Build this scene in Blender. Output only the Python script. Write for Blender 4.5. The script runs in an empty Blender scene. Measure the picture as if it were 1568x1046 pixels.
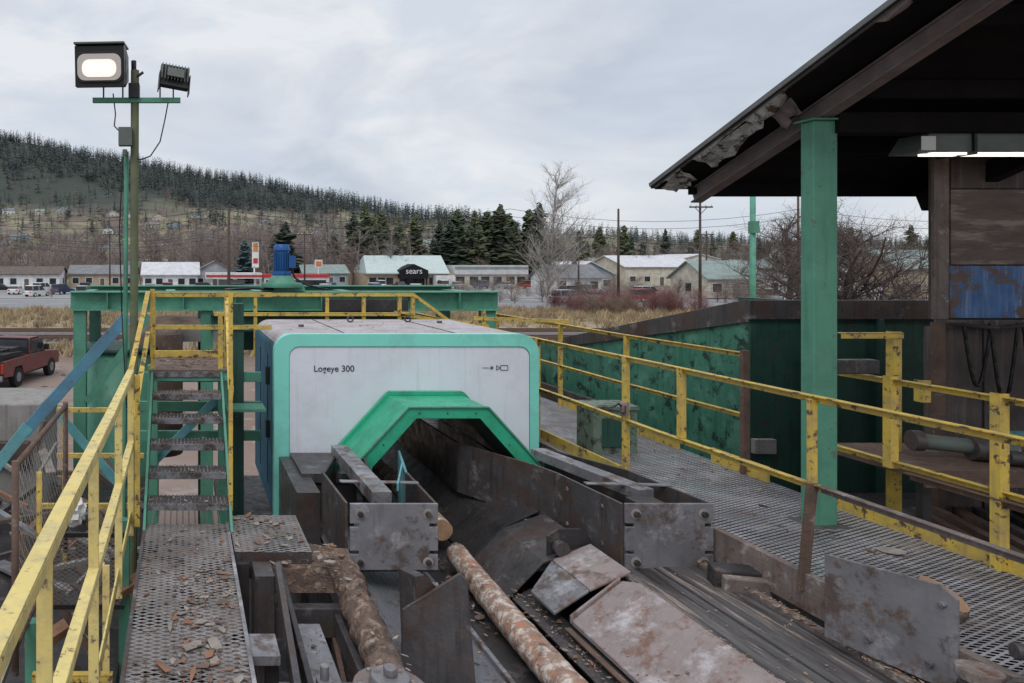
import bpy, bmesh, math, random
import numpy as np
from mathutils import Vector, Matrix
R = math.radians
random.seed(7)
scene = bpy.context.scene
# heights are measured from eye level (camera z=0); yard ground is z=-5, conveyor walkway z=-1.85
GZ = -5.0

# ------------------------------------------------------------------ materials
def NT(name):
    m = bpy.data.materials.new(name); m.use_nodes = True
    nt = m.node_tree; b = nt.nodes["Principled BSDF"]; b.inputs['Specular IOR Level'].default_value = .3
    return m, nt, b
def c4(c): return (c[0], c[1], c[2], 1)
def mixc(nt, f, a, b, mode='MIX'):
    n = nt.nodes.new('ShaderNodeMix'); n.data_type = 'RGBA'; n.blend_type = mode
    for s, v in ((n.inputs[0], f), (n.inputs[6], a), (n.inputs[7], b)):
        if isinstance(v, bpy.types.NodeSocket): nt.links.new(v, s)
        elif isinstance(v, (int, float)): s.default_value = v
        else: s.default_value = c4(v)
    return n.outputs[2]
def noise(nt, vec, scale, detail=6, rough=.6, dist=0):
    n = nt.nodes.new('ShaderNodeTexNoise'); n.inputs['Scale'].default_value = scale
    n.inputs['Detail'].default_value = detail; n.inputs['Roughness'].default_value = rough
    n.inputs['Distortion'].default_value = dist
    nt.links.new(vec, n.inputs['Vector']); return n.outputs[0]
def ramp(nt, f, lo, hi, a=0, b=1):
    n = nt.nodes.new('ShaderNodeMapRange'); n.inputs[1].default_value = lo; n.inputs[2].default_value = hi
    n.inputs[3].default_value = a; n.inputs[4].default_value = b
    nt.links.new(f, n.inputs[0]); return n.outputs[0]
def mapping(nt, sc=(1, 1, 1), rot=(0, 0, 0)):
    tc = nt.nodes.new('ShaderNodeTexCoord'); mp = nt.nodes.new('ShaderNodeMapping')
    mp.inputs['Scale'].default_value = sc; mp.inputs['Rotation'].default_value = rot
    nt.links.new(tc.outputs['Object'], mp.inputs[0]); return mp.outputs[0]
def M(name, c1, c2=None, scale=4, rough=.7, metal=0, bump=.15, bscale=40, wear=None, wlo=.55, whi=.62,
      wscale=9, st=(1, 1, 1), dirt=None, dlo=.45, dhi=.75, dscale=2.2, streak=None, slo=.52, spec=.3, w2=None):
    m, nt, b = NT(name); b.inputs['Specular IOR Level'].default_value = spec
    v = mapping(nt, st)
    c2 = c2 or tuple(x * .7 for x in c1)
    col = mixc(nt, ramp(nt, noise(nt, v, scale, 4), .3, .7), c1, c2)
    if streak:   # vertical run-down staining
        sv = mapping(nt, (14, 14, .9))
        col = mixc(nt, ramp(nt, noise(nt, sv, 1.5, 4), slo, slo + .28), col, streak)
    if dirt:
        col = mixc(nt, ramp(nt, noise(nt, v, dscale, 7, .7), dlo, dhi), col, dirt)
    if wear:
        col = mixc(nt, ramp(nt, noise(nt, v, wscale, 8, .72), wlo, whi), col, wear)
    if w2:      # second, coarser rust layer
        col = mixc(nt, ramp(nt, noise(nt, mapping(nt, (1, 1, 1), (.7, .4, .2)), 3.7, 8, .74), .56, .64), col, w2)
    nt.links.new(col, b.inputs['Base Color'])
    nt.links.new(ramp(nt, noise(nt, v, 9, 3), .3, .7, max(.05, rough - .16), min(1, rough + .16)), b.inputs['Roughness'])
    b.inputs['Metallic'].default_value = metal
    if bump:
        bn = nt.nodes.new('ShaderNodeBump'); bn.inputs['Strength'].default_value = bump
        bn.inputs['Distance'].default_value = .02
        nt.links.new(noise(nt, v, bscale, 4, .65), bn.inputs['Height']); nt.links.new(bn.outputs[0], b.inputs['Normal'])
    return m
def S(name, c1, c2=None, scale=1.0, rough=.9):
    """cheap two-tone material for distant things"""
    m, nt, b = NT(name); c2 = c2 or tuple(x * .75 for x in c1)
    nt.links.new(mixc(nt, ramp(nt, noise(nt, mapping(nt), scale, 2), .35, .65), c1, c2), b.inputs['Base Color'])
    b.inputs['Roughness'].default_value = rough; return m
def math_n(nt, op, a, b=None):
    n = nt.nodes.new('ShaderNodeMath'); n.operation = op
    for i, v in enumerate((a, b)):
        if v is None: continue
        if isinstance(v, (int, float)): n.inputs[i].default_value = v
        else: nt.links.new(v, n.inputs[i])
    return n.outputs[0]
def MESHMAT(name, axes, su, sv, t, c1, c2, rough=.5, metal=.3, pack=None, pcol=(.09, .065, .05)):
    """open diamond mesh (expanded metal / chain link): the holes are really transparent"""
    m, nt, b = NT(name)
    tc = nt.nodes.new('ShaderNodeTexCoord'); sp = nt.nodes.new('ShaderNodeSeparateXYZ')
    nt.links.new(tc.outputs['Object'], sp.inputs[0])
    v = mapping(nt)
    a = math_n(nt, 'MULTIPLY', sp.outputs[axes[0]], math.pi / su); c = math_n(nt, 'MULTIPLY', sp.outputs[axes[1]], math.pi / sv)
    u = math_n(nt, 'ABSOLUTE', math_n(nt, 'SINE', math_n(nt, 'ADD', a, c)))
    w = math_n(nt, 'ABSOLUTE', math_n(nt, 'SINE', math_n(nt, 'SUBTRACT', a, c)))
    s = math_n(nt, 'LESS_THAN', math_n(nt, 'MINIMUM', u, w), t)
    col = mixc(nt, ramp(nt, noise(nt, v, 2.5, 6, .7), .38, .62), c1, c2)
    if pack is not None:   # sawdust packed in some of the holes
        pk = math_n(nt, 'GREATER_THAN', noise(nt, v, 3.3, 8, .75), pack)
        col = mixc(nt, math_n(nt, 'SUBTRACT', 1.0, s), col, mixc(nt, noise(nt, v, 40, 3), pcol, tuple(k * 2.2 for k in pcol)))
        s = math_n(nt, 'MAXIMUM', s, pk)
    nt.links.new(col, b.inputs['Base Color']); b.inputs['Roughness'].default_value = rough; b.inputs['Metallic'].default_value = metal
    tr = nt.nodes.new('ShaderNodeBsdfTransparent'); mx = nt.nodes.new('ShaderNodeMixShader')
    nt.links.new(s, mx.inputs[0]); nt.links.new(tr.outputs[0], mx.inputs[1]); nt.links.new(b.outputs[0], mx.inputs[2])
    nt.links.new(mx.outputs[0], nt.nodes['Material Output'].inputs[0])
    return m
def EMIT(name, c, s):
    m, nt, b = NT(name); b.inputs['Base Color'].default_value = c4(c)
    b.inputs['Emission Color'].default_value = c4(c); b.inputs['Emission Strength'].default_value = s; return m

green = M('green_paint', (.075, .235, .16), (.10, .28, .195), rough=.5, wear=(.13, .11, .09), wlo=.61, whi=.66, dirt=(.06, .13, .10), dlo=.48, dhi=.82, streak=(.055, .15, .11), slo=.56)
green_l = M('light_green_paint', (.11, .35, .24), (.09, .28, .195), rough=.5, wear=(.16, .12, .09), wlo=.60, whi=.66, dirt=(.06, .15, .11), streak=(.08, .18, .135), slo=.56)
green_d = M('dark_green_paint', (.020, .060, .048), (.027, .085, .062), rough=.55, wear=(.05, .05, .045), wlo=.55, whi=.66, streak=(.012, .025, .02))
green_h = M('hopper_green', (.045, .16, .11), (.07, .22, .155), rough=.45, wear=(.02, .045, .037), wlo=.54, whi=.60, wscale=6, streak=(.02, .055, .04), dirt=(.13, .29, .215), dlo=.52, dhi=.75, dscale=4)
hood = M('hood_green', (.03, .34, .19), (.04, .40, .23), rough=.4, bump=.03, dirt=(.035, .16, .105), dlo=.46, dhi=.76, dscale=3.5, wear=(.10, .12, .09), wlo=.64, whi=.69)
turq = M('turquoise_paint', (.23, .67, .57), (.21, .62, .53), rough=.4, bump=.01, dirt=(.16, .42, .37), dlo=.50, dhi=.83)
white = M('white_enamel', (.71, .72, .79), (.67, .68, .76), scale=1.2, rough=.35, bump=.008, dirt=(.50, .49, .52), dlo=.45, dhi=1.0, streak=(.58, .57, .60), slo=.55)
scanroof = M('scanner_roof', (.44, .41, .43), (.35, .32, .33), rough=.5, bump=.03, dirt=(.22, .17, .15), dlo=.44, dhi=.72, dscale=3.5)
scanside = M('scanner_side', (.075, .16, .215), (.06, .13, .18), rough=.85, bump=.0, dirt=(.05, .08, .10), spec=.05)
yellow = M('yellow_paint', (.64, .45, .08), (.55, .38, .065), rough=.5, wear=(.11, .07, .05), wlo=.555, whi=.60, wscale=14, dirt=(.36, .27, .12), dlo=.42, dhi=.7, dscale=8, streak=(.30, .21, .09), slo=.58)
yellow_n = M('pale_yellow_paint', (.70, .57, .22), (.62, .49, .17), rough=.5, wear=(.18, .13, .09), wlo=.58, whi=.63, wscale=22, dirt=(.38, .31, .18), dlo=.45, dhi=.75, dscale=11)
blue = M('blue_paint', (.075, .20, .31), (.10, .27, .37), rough=.5, wear=(.1, .1, .1), wlo=.58, whi=.66, dirt=(.10, .14, .17))
bluel = M('pale_blue_paint', (.14, .40, .44), (.11, .32, .36), rough=.5, wear=(.1, .1, .1), wlo=.58, whi=.66, dirt=(.12, .20, .21))
motorblue = M('motor_blue', (.014, .08, .25), (.018, .095, .28), rough=.4, bump=.03)
steel = M('dark_steel', (.062, .058, .061), (.105, .098, .102), scale=3, rough=.42, metal=.25, wear=(.24, .225, .23), wlo=.56, whi=.70, wscale=5, dirt=(.085, .055, .045), dlo=.48, dhi=.62, bump=.2, streak=(.035, .028, .027), w2=(.11, .075, .06))
steel_b = M('black_steel', (.028, .026, .028), (.055, .051, .052), scale=3, rough=.45, metal=.2, wear=(.13, .11, .10), wlo=.56, whi=.67, wscale=5, bump=.2, w2=(.065, .045, .037))
steel_w = M('worn_steel', (.26, .255, .275), (.16, .155, .165), scale=3, rough=.42, metal=.25, wear=(.43, .42, .45), wlo=.54, whi=.70, wscale=4, dirt=(.11, .085, .075), dlo=.53, dhi=.61, dscale=4.5, bump=.15, bscale=18, streak=(.12, .11, .11), slo=.58, w2=(.14, .095, .075))
steel_r = M('dusty_rusty_steel', (.30, .25, .245), (.20, .16, .15), scale=4, rough=.65, metal=.05, wear=(.50, .47, .48), wlo=.50, whi=.68, wscale=4, dirt=(.19, .11, .085), dlo=.50, dhi=.60, dscale=5, bump=.4, bscale=30, w2=(.13, .09, .075))
belt = M('conveyor_belt', (.13, .135, .15), (.21, .215, .23), scale=2, rough=.28, metal=.15, st=(6, .5, 6), wear=(.28, .21, .17), wlo=.60, whi=.70, wscale=1.6, bump=.1, w2=(.09, .07, .062))
beltw = M('worn_wood_belt', (.06, .056, .058), (.13, .12, .118), scale=3, rough=.42, st=(9, .6, 9), wear=(.38, .30, .255), wlo=.54, whi=.65, wscale=1.3, bump=.3, bscale=8, dirt=(.035, .03, .03), dlo=.5, dhi=.62, dscale=1.1)
rusty = M('rusty_iron', (.09, .06, .05), (.15, .095, .07), scale=7, rough=.8, wear=(.24, .20, .18), wlo=.58, whi=.68, bump=.4)
brownsteel = M('brown_channel', (.14, .11, .10), (.22, .18, .165), scale=5, rough=.7, wear=(.34, .31, .29), wlo=.56, whi=.66, bump=.3, w2=(.12, .065, .045), streak=(.08, .065, .06))
tread = M('tread_steel', (.24, .24, .255), (.13, .125, .13), scale=9, rough=.5, metal=.25, dirt=(.07, .05, .042), dlo=.45, dhi=.6, bump=.4, dscale=9)
bark = M('log_bark', (.38, .26, .20), (.24, .155, .12), scale=20, rough=.9, wear=(.62, .55, .49), wlo=.48, whi=.60, wscale=13, bump=1.0, bscale=34, dirt=(.44, .20, .12), dlo=.52, dhi=.64, dscale=11, w2=(.12, .078, .062))
bark_d = M('dark_bark', (.18, .125, .10), (.09, .06, .047), scale=10, rough=.95, wear=(.34, .25, .185), wlo=.52, whi=.64, wscale=14, bump=1.0, bscale=28, w2=(.06, .045, .038))
cut = M('cut_wood', (.40, .25, .15), (.28, .165, .10), scale=8, rough=.8)
chipA = S('bark_chip_brown', (.11, .078, .063), (.17, .12, .095), 9)
chipB = S('bark_chip_orange', (.27, .14, .085), (.18, .095, .06), 9)
chipC = S('bark_chip_grey', (.21, .18, .16), (.31, .27, .24), 9)
chipD = S('sawdust', (.38, .29, .22), (.28, .205, .15), 9)
plywood = M('weathered_plywood', (.17, .13, .115), (.10, .077, .07), scale=2.5, rough=.8, st=(1, 1, 6), wear=(.29, .235, .205), wlo=.50, whi=.62, wscale=2.2, bump=.3)
plyblue = M('blue_plywood', (.035, .11, .27), (.08, .17, .35), scale=5, rough=.7, wear=(.13, .09, .08), wlo=.50, whi=.55, wscale=3.2, streak=(.27, .32, .42), slo=.47)
boards = M('dark_boards', (.065, .053, .051), (.11, .087, .08), scale=4, rough=.8, streak=(.20, .17, .16), bump=.3)
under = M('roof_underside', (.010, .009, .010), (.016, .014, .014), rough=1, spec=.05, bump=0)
roofsheet = M('roof_sheet', (.10, .10, .102), (.17, .17, .17), rough=.55, metal=.2)
fascia = M('fascia_steel', (.20, .17, .175), (.13, .10, .10), scale=6, rough=.65, wear=(.24, .14, .10), wlo=.56, whi=.66, bump=.3)
torn = M('torn_flashing', (.45, .44, .44), (.25, .23, .23), scale=10, rough=.5, metal=.2, wear=(.08, .05, .04), wlo=.52, whi=.58)
black = M('black_housing', (.014, .014, .015), (.02, .02, .02), rough=.45, bump=.02)
lampgrey = M('lamp_green_grey', (.12, .15, .13), (.10, .11, .10), rough=.5)
glass = S('window_glass', (.02, .025, .03), (.035, .04, .05), 1, .1)
rubber = M('tyre_rubber', (.012, .012, .012), (.02, .02, .02), rough=.85)
concrete = M('concrete', (.30, .285, .27), (.20, .19, .18), scale=3, rough=.9, bump=.4, streak=(.12, .11, .10))
polewood = M('pole_wood', (.10, .075, .06), (.07, .05, .042), scale=5, rough=.9, streak=(.05, .035, .03))
mossy = M('mossy_pole', (.13, .145, .08), (.085, .09, .055), scale=7, rough=.85, wear=(.07, .19, .13), wlo=.58, whi=.64)
grateL = MESHMAT('expanded_metal_worn', (0, 1), .085, .036, .50, (.15, .135, .13), (.28, .265, .265), .55, .2, .47, (.07, .053, .045))
grateR = MESHMAT('expanded_metal', (0, 1), .085, .038, .54, (.42, .42, .45), (.24, .23, .24), .45, .25, .57)
link = MESHMAT('chain_link_mesh', (1, 2), .085, .085, .27, (.50, .49, .49), (.36, .31, .28), .5, .1)
gratev = MESHMAT('expanded_metal_guard', (0, 2), .05, .03, .34, (.15, .14, .14), (.2, .16, .14), .6, .2)
textm = M('dark_lettering', (.03, .035, .05), rough=.5, bump=0)

# ------------------------------------------------------------------ mesh builder
class B:
    def __init__(s): s.v = []; s.f = []; s.m = []; s.mats = []; s.sm = []
    def mi(s, m):
        if m not in s.mats: s.mats.append(m)
        return s.mats.index(m)
    def add(s, vs, fs, m, smooth=False):
        o = len(s.v); s.v += [tuple(v) for v in vs]; k = s.mi(m)
        for f in fs: s.f.append([i + o for i in f]); s.m.append(k); s.sm.append(smooth)
    def box(s, x0, x1, y0, y1, z0, z1, m, rot=0, tilt=None):
        vs = [Vector((x, y, z)) for x in (x0, x1) for y in (y0, y1) for z in (z0, z1)]
        if rot or tilt:
            c = Vector(((x0 + x1) / 2, (y0 + y1) / 2, (z0 + z1) / 2))
            mt = Matrix.Rotation(R(rot), 3, 'Z')
            if tilt: mt = mt @ Matrix.Rotation(R(tilt[1]), 3, tilt[0])
            vs = [mt @ (v - c) + c for v in vs]
        s.add(vs, [(0, 1, 3, 2), (4, 6, 7, 5), (0, 4, 5, 1), (2, 3, 7, 6), (0, 2, 6, 4), (1, 5, 7, 3)], m)
    def beam(s, p, q, w, h, m, up=(0, 0, 1)):
        p = Vector(p); q = Vector(q); d = (q - p).normalized(); u = Vector(up)
        if abs(d.dot(u)) > .95: u = Vector((0, 1, 0))
        a = d.cross(u).normalized() * w / 2; b = a.cross(d).normalized() * h / 2
        vs = [p - a - b, p + a - b, p + a + b, p - a + b, q - a - b, q + a - b, q + a + b, q - a + b]
        s.add(vs, [(3, 2, 1, 0), (4, 5, 6, 7), (0, 1, 5, 4), (1, 2, 6, 5), (2, 3, 7, 6), (3, 0, 4, 7)], m)
    def angle(s, p, q, w, t, m, side=1):
        """rolled angle iron: a flat leg and an upright leg"""
        s.beam(p, q, w, t, m)
        p = Vector(p); q = Vector(q); d = (q - p).normalized(); a = d.cross(Vector((0, 0, 1))).normalized() * side * (w / 2 - t / 2)
        dz = Vector((0, 0, -w / 2 - t / 2 + .001))
        s.beam(p + a + dz, q + a + dz, t, w - t, m)
    def ibeam(s, p, q, w, h, t, m):
        p = Vector(p); q = Vector(q); z = Vector((0, 0, h / 2 - t / 2))
        s.beam(p + z, q + z, w, t, m); s.beam(p - z, q - z, w, t, m); s.beam(p, q, t, h - 2 * t, m)
    def tube(s, p, q, r0, m, r1=None, n=12, caps=True):
        r1 = r0 if r1 is None else r1
        p = Vector(p); q = Vector(q); d = (q - p).normalized()
        u = Vector((0, 0, 1)) if abs(d.z) < .9 else Vector((1, 0, 0))
        a = d.cross(u).normalized(); b = a.cross(d)
        vs = []
        for c, r in ((p, r0), (q, r1)):
            for i in range(n):
                t = 2 * math.pi * i / n; vs.append(c + a * math.cos(t) * r + b * math.sin(t) * r)
        s.add(vs, [(i, (i + 1) % n, n + (i + 1) % n, n + i) for i in range(n)], m, True)
        if caps: s.add(vs, [tuple(range(n - 1, -1, -1)), tuple(range(n, 2 * n))], m)
    def path(s, pts, r, m, n=8):
        for a, b in zip(pts[:-1], pts[1:]): s.tube(a, b, r, m, n=n)
    def prism(s, pts, vec, m, mside=None):
        n = len(pts); vec = Vector(vec); pts = [Vector(p) for p in pts]
        vs = pts + [p + vec for p in pts]
        s.add(vs, [tuple(range(n)), tuple(range(2 * n - 1, n - 1, -1))], m)
        s.add(vs, [(i, n + i, n + (i + 1) % n, (i + 1) % n) for i in range(n)], mside or m)
    def build(s, name, bevel=0, loc=None, rot=0):
        me = bpy.data.meshes.new(name); me.from_pydata(s.v, [], s.f)
        for m in s.mats: me.materials.append(m)
        me.polygons.foreach_set('material_index', s.m); me.polygons.foreach_set('use_smooth', s.sm)
        bm = bmesh.new(); bm.from_mesh(me); bmesh.ops.remove_doubles(bm, verts=bm.verts, dist=1e-6)
        bmesh.ops.recalc_face_normals(bm, faces=bm.faces); bm.to_mesh(me); bm.free()
        ob = bpy.data.objects.new(name, me); scene.collection.objects.link(ob)
        if loc: ob.location = loc
        ob.rotation_euler[2] = R(rot)
        if bevel:
            md = ob.modifiers.new('bevel', 'BEVEL'); md.width = bevel; md.segments = 2; md.limit_method = 'ANGLE'; md.angle_limit = R(40)
        return ob
def text(body, size, loc, m, parent, name, align='LEFT', ext=.001, off=0):
    c = bpy.data.curves.new(name, 'FONT'); c.body = body; c.size = size; c.extrude = ext; c.align_x = align; c.offset = off; c.materials.append(m)
    o = bpy.data.objects.new(name, c); scene.collection.objects.link(o); o.location = loc; o.rotation_euler = (R(90), 0, 0); o.parent = parent
    return o

# ------------------------------------------------------------------ world / light
w = bpy.data.worlds.new("World"); scene.world = w; w.use_nodes = True
nt = w.node_tree; bg = nt.nodes['Background']
sky = nt.nodes.new('ShaderNodeTexSky'); sky.sky_type = 'NISHITA'; sky.sun_disc = False
sky.sun_elevation = R(52); sky.sun_rotation = R(207)
tc = nt.nodes.new('ShaderNodeTexCoord'); mp = nt.nodes.new('ShaderNodeMapping'); mp.inputs['Scale'].default_value = (1, 1, 2.4)
nt.links.new(tc.outputs['Generated'], mp.inputs[0])
n1 = noise(nt, mp.outputs[0], 2.3, 7, .54, .5)
n2 = noise(nt, mp.outputs[0], 6.0, 6, .55, .3)
cl = mixc(nt, ramp(nt, n1, .38, .58), (5.4, 5.95, 6.85), (8.1, 8.3, 8.65))
cl = mixc(nt, ramp(nt, n2, .46, .64, 0, .75), cl, (6.1, 6.75, 7.7))
sp = nt.nodes.new('ShaderNodeSeparateXYZ'); nt.links.new(tc.outputs['Generated'], sp.inputs[0])
zen = ramp(nt, sp.outputs[2], .33, 1.0, 1.0, 1.8)      # an overcast sky is brightest overhead
vm = nt.nodes.new('ShaderNodeVectorMath'); vm.operation = 'SCALE'; nt.links.new(cl, vm.inputs[0]); nt.links.new(zen, vm.inputs['Scale'])
nt.links.new(mixc(nt, .94, sky.outputs[0], vm.outputs[0]), bg.inputs[0]); bg.inputs[1].default_value = .103
sl = bpy.data.lights.new('sun', 'SUN'); sl.energy = 1.2; sl.angle = R(25); sl.color = (1, .97, .93)
so = bpy.data.objects.new('sun', sl); scene.collection.objects.link(so)
so.rotation_euler = Vector((.30, .58, -.85)).to_track_quat('-Z', 'Y').to_euler()
scene.view_settings.view_transform = 'Standard'; scene.view_settings.look = 'None'; scene.view_settings.exposure = 0

# ------------------------------------------------------------------ camera
cd = bpy.data.cameras.new('camera'); cam = bpy.data.objects.new('camera', cd); scene.collection.objects.link(cam)
cam.rotation_euler = (R(90), 0, 0); cd.sensor_width = 36; cd.lens = 25.255; cd.shift_x = .3214; cd.shift_y = -.0753
cd.clip_end = 12000; cd.clip_start = .05; scene.camera = cam

# ------------------------------------------------------------------ ground, road, railway
def sheet(name, x0, x1, y0, y1, z, m):
    b = B(); b.add([(x0, y0, z), (x1, y0, z), (x1, y1, z), (x0, y1, z)], [(0, 1, 2, 3)], m); return b.build(name)
gm = M('yard_dirt', (.17, .11, .085), (.26, .20, .17), scale=.12, rough=.95, dirt=(.10, .09, .06), dscale=.04, wear=(.30, .25, .22), wscale=.5, bump=.3, bscale=6)
sheet('ground', -5000, 7000, -60, 9000, GZ, gm)
straw = M('dry_grass_soil', (.34, .27, .17), (.22, .18, .11), scale=.5, rough=1, wear=(.14, .12, .07), wscale=1.2, bump=0)
sheet('grass_verge', -160, 260, 56, 80, GZ + .01, straw)
ballast = M('railway_ballast', (.20, .18, .175), (.12, .105, .10), scale=2, rough=1, wear=(.30, .28, .27), wscale=6)
sheet('track_bed', -160, 260, 42, 56, GZ + .008, ballast)
asph = M('asphalt', (.24, .24, .25), (.19, .19, .195), scale=.4, rough=.9, bump=0)
lotm = M('parking_asphalt', (.22, .22, .225), (.30, .295, .29), scale=.08, rough=.9, bump=0)
sheet('road', -300, 400, 80, 104, GZ + .012, asph)
sheet('parking_lot', -120, 78, 106, 156, GZ + .012, lotm)
field = M('town_field', (.22, .19, .12), (.14, .14, .08), scale=.03, rough=1, wear=(.11, .09, .07), wscale=.06, bump=0)
sheet('field', -600, 1500, 158, 700, GZ + .006, field)
b = B()
wl = S('road_paint', (.6, .6, .58), (.5, .5, .48))
for yy in (82, 91.8, 102):
    for i in range(60): b.box(-150 + i * 7, -150 + i * 7 + (7.0 if yy != 91.8 else 3), yy, yy + .16, GZ + .0125, GZ + .018, wl)
b.build('road_markings')
b = B()
for yy in (47, 48.45, 52, 53.45): b.box(-150, 260, yy, yy + .09, GZ + .1, GZ + .26, rusty)
for i in range(560): b.box(-100 + i * .62, -99.75 + i * .62, 46.4, 49.1, GZ + .009, GZ + .1, polewood)
b.build('railway_track')
b = B(); kerb = S('kerb_concrete', (.36, .35, .34))
b.box(-160, 300, 80, 80.25, GZ, GZ + .13, kerb); b.box(-160, 300, 104, 104.25, GZ, GZ + .13, kerb); b.build('kerb')

# ------------------------------------------------------------------ hills
hx = [-2600, -1120, -356, -191, 64, 204, 356, 535, 789, 1044, 1639, 2600, 4000]
hh = [320, 300, 234, 200, 156, 128, 84, 56, 40, 32, 36, 60, 90]
def hill(x, y):
    r = float(np.interp(x, hx, hh))
    s = min(1, max(0, (y - 430) / 970)); s = s * s * (3 - 2 * s)
    bump = math.sin(x * .013 + y * .009) * 5 + math.sin(x * .031 - y * .017) * 3 + math.sin(x * .007 + 2) * math.sin(y * .011) * 7
    h = GZ - 1 + (r + 6) * s + bump * min(1, s * 3) * (1 if y < 1300 else max(0, (1400 - y) / 100))
    if y > 1400: h -= (y - 1400) * .05
    return h
xs = np.linspace(-2200, 3600, 190); ys = np.concatenate([np.linspace(425, 1500, 70), np.linspace(1550, 3500, 14)])
hv = [(float(x), float(y), hill(x, y)) for y in ys for x in xs]; nx = len(xs)
hf = [(j * nx + i, j * nx + i + 1, (j + 1) * nx + i + 1, (j + 1) * nx + i) for j in range(len(ys) - 1) for i in range(nx - 1)]
me = bpy.data.meshes.new('hills'); me.from_pydata(hv, [], hf)
hm, hnt, hb = NT('hillside'); v = mapping(hnt)
sp = hnt.nodes.new('ShaderNodeSeparateXYZ'); hnt.links.new(v, sp.inputs[0])
gcol = mixc(hnt, ramp(hnt, noise(hnt, v, .012, 5), .4, .6), (.25, .225, .145), (.15, .15, .09))
gcol = mixc(hnt, ramp(hnt, noise(hnt, v, .03, 5), .44, .56), gcol, (.14, .11, .095))
hgt = math_n(hnt, 'ADD', sp.outputs[2], math_n(hnt, 'MULTIPLY', noise(hnt, v, .008, 4), 60))
gcol = mixc(hnt, ramp(hnt, hgt, 88, 108), gcol, (.045, .055, .045))
hnt.links.new(gcol, hb.inputs['Base Color']); hb.inputs['Roughness'].default_value = 1
me.materials.append(hm); me.polygons.foreach_set('use_smooth', [True] * len(me.polygons))
ho = bpy.data.objects.new('hills', me); scene.collection.objects.link(ho)

# ------------------------------------------------------------------ vegetation templates
def T_conifer(rng, levels, nb, dense=1):
    v = []; t = []
    def tri(a, b_, c):
        o = len(v); v.extend([a, b_, c]); t.append((o, o + 1, o + 2))
    for k in range(3):
        a = 2.1 * k; tri((.012 * math.cos(a), .012 * math.sin(a), 0), (.012 * math.cos(a + 2.1), .012 * math.sin(a + 2.1), 0), (0, 0, .95))
    lean = rng.uniform(.08, .3); pw = rng.uniform(.45, .85)
    for i in range(levels):
        f = i / levels; z = lean + (.98 - lean) * f
        rad = .19 * (1 - f) ** pw * rng.uniform(.5, 1.15) + .012
        for k in range(nb):
            if rng.random() < .18: continue
            a = rng.uniform(0, 6.283); r = rad * rng.uniform(.5, 1.25); dz = rng.uniform(-.05, .02) * (1 - f * .6)
            for q in range(dense):
                s0 = q / dense * .6; wd = r * rng.uniform(.25, .42)
                ca, sa = math.cos(a), math.sin(a); zz = z + rng.uniform(-.02, .02)
                b0 = (ca * r * s0, sa * r * s0, zz + .02); tip = (ca * r, sa * r, zz + dz)
                mx = r * .62
                tri(b0, (ca * mx - sa * wd, sa * mx + ca * wd, zz + dz * .4 - .012), tip)
                tri(b0, tip, (ca * mx + sa * wd, sa * mx - ca * wd, zz + dz * .7 - .02))
                a += rng.uniform(-.35, .35)
    return np.array(v), np.array(t)
def T_bare(rng, segs, kids, spread=.9, up=.35, crown0=.22, r0=.014, lenf=.42, sliver=9, rk=.55, taper=.65):
    v = []; t = []
    def seg(p, q, ra, rb, lv):
        d = (q - p)
        if d.length < 1e-6: return
        d = d.normalized(); u = Vector((0, 0, 1)) if abs(d.z) < .9 else Vector((1, 0, 0))
        a = d.cross(u).normalized(); b_ = a.cross(d); o = len(v)
        if lv >= sliver:
            an = rng.uniform(0, 3.14); s_ = (a * math.cos(an) + b_ * math.sin(an)) * ra * 1.3
            v.extend([tuple(p - s_), tuple(p + s_), tuple(q)]); t.append((o, o + 1, o + 2)); return
        for c, r in ((p, ra), (q, rb)):
            for k in range(3):
                an = 2.094 * k; v.append(tuple(c + a * math.cos(an) * r + b_ * math.sin(an) * r))
        for k in range(3):
            k2 = (k + 1) % 3; t.append((o + k, o + k2, o + 3 + k2)); t.append((o + k, o + 3 + k2, o + 3 + k))
    def br(p, d, L, r, lv):
        n = segs[lv]
        for i in range(n):
            dd = (d + Vector((rng.gauss(0, .12), rng.gauss(0, .12), rng.gauss(0, .06) + up * .14 * (lv > 0)))).normalized()
            if lv == 0: dd = (dd + Vector((0, 0, .6))).normalized()
            q = p + dd * (L / n); rb = r * (1 - .75 / n if lv else 1 - .8 / n)
            seg(p, q, r, rb, lv)
            f = (i + 1) / n
            if lv < len(segs) - 1 and (lv > 0 or f > crown0):
                for k in range(kids[lv]):
                    a = rng.uniform(0, 6.283)
                    side = dd.cross(Vector((math.cos(a), math.sin(a), .3))).normalized()
                    nd = (dd * (1 - spread * .5) + side * spread + Vector((0, 0, up))).normalized()
                    br(p.lerp(q, rng.random()), nd, L * lenf * rng.uniform(.6, 1.1) * (1.25 - f * taper if lv == 0 else 1), rb * rk, lv + 1)
            p = q; d = dd; r = rb
    br(Vector((0, 0, 0)), Vector((0, 0, 1)), 1.0, r0, 0)
    v = np.array(v); v[:, 2] /= v[:, 2].max()
    return v, np.array(t)
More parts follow.
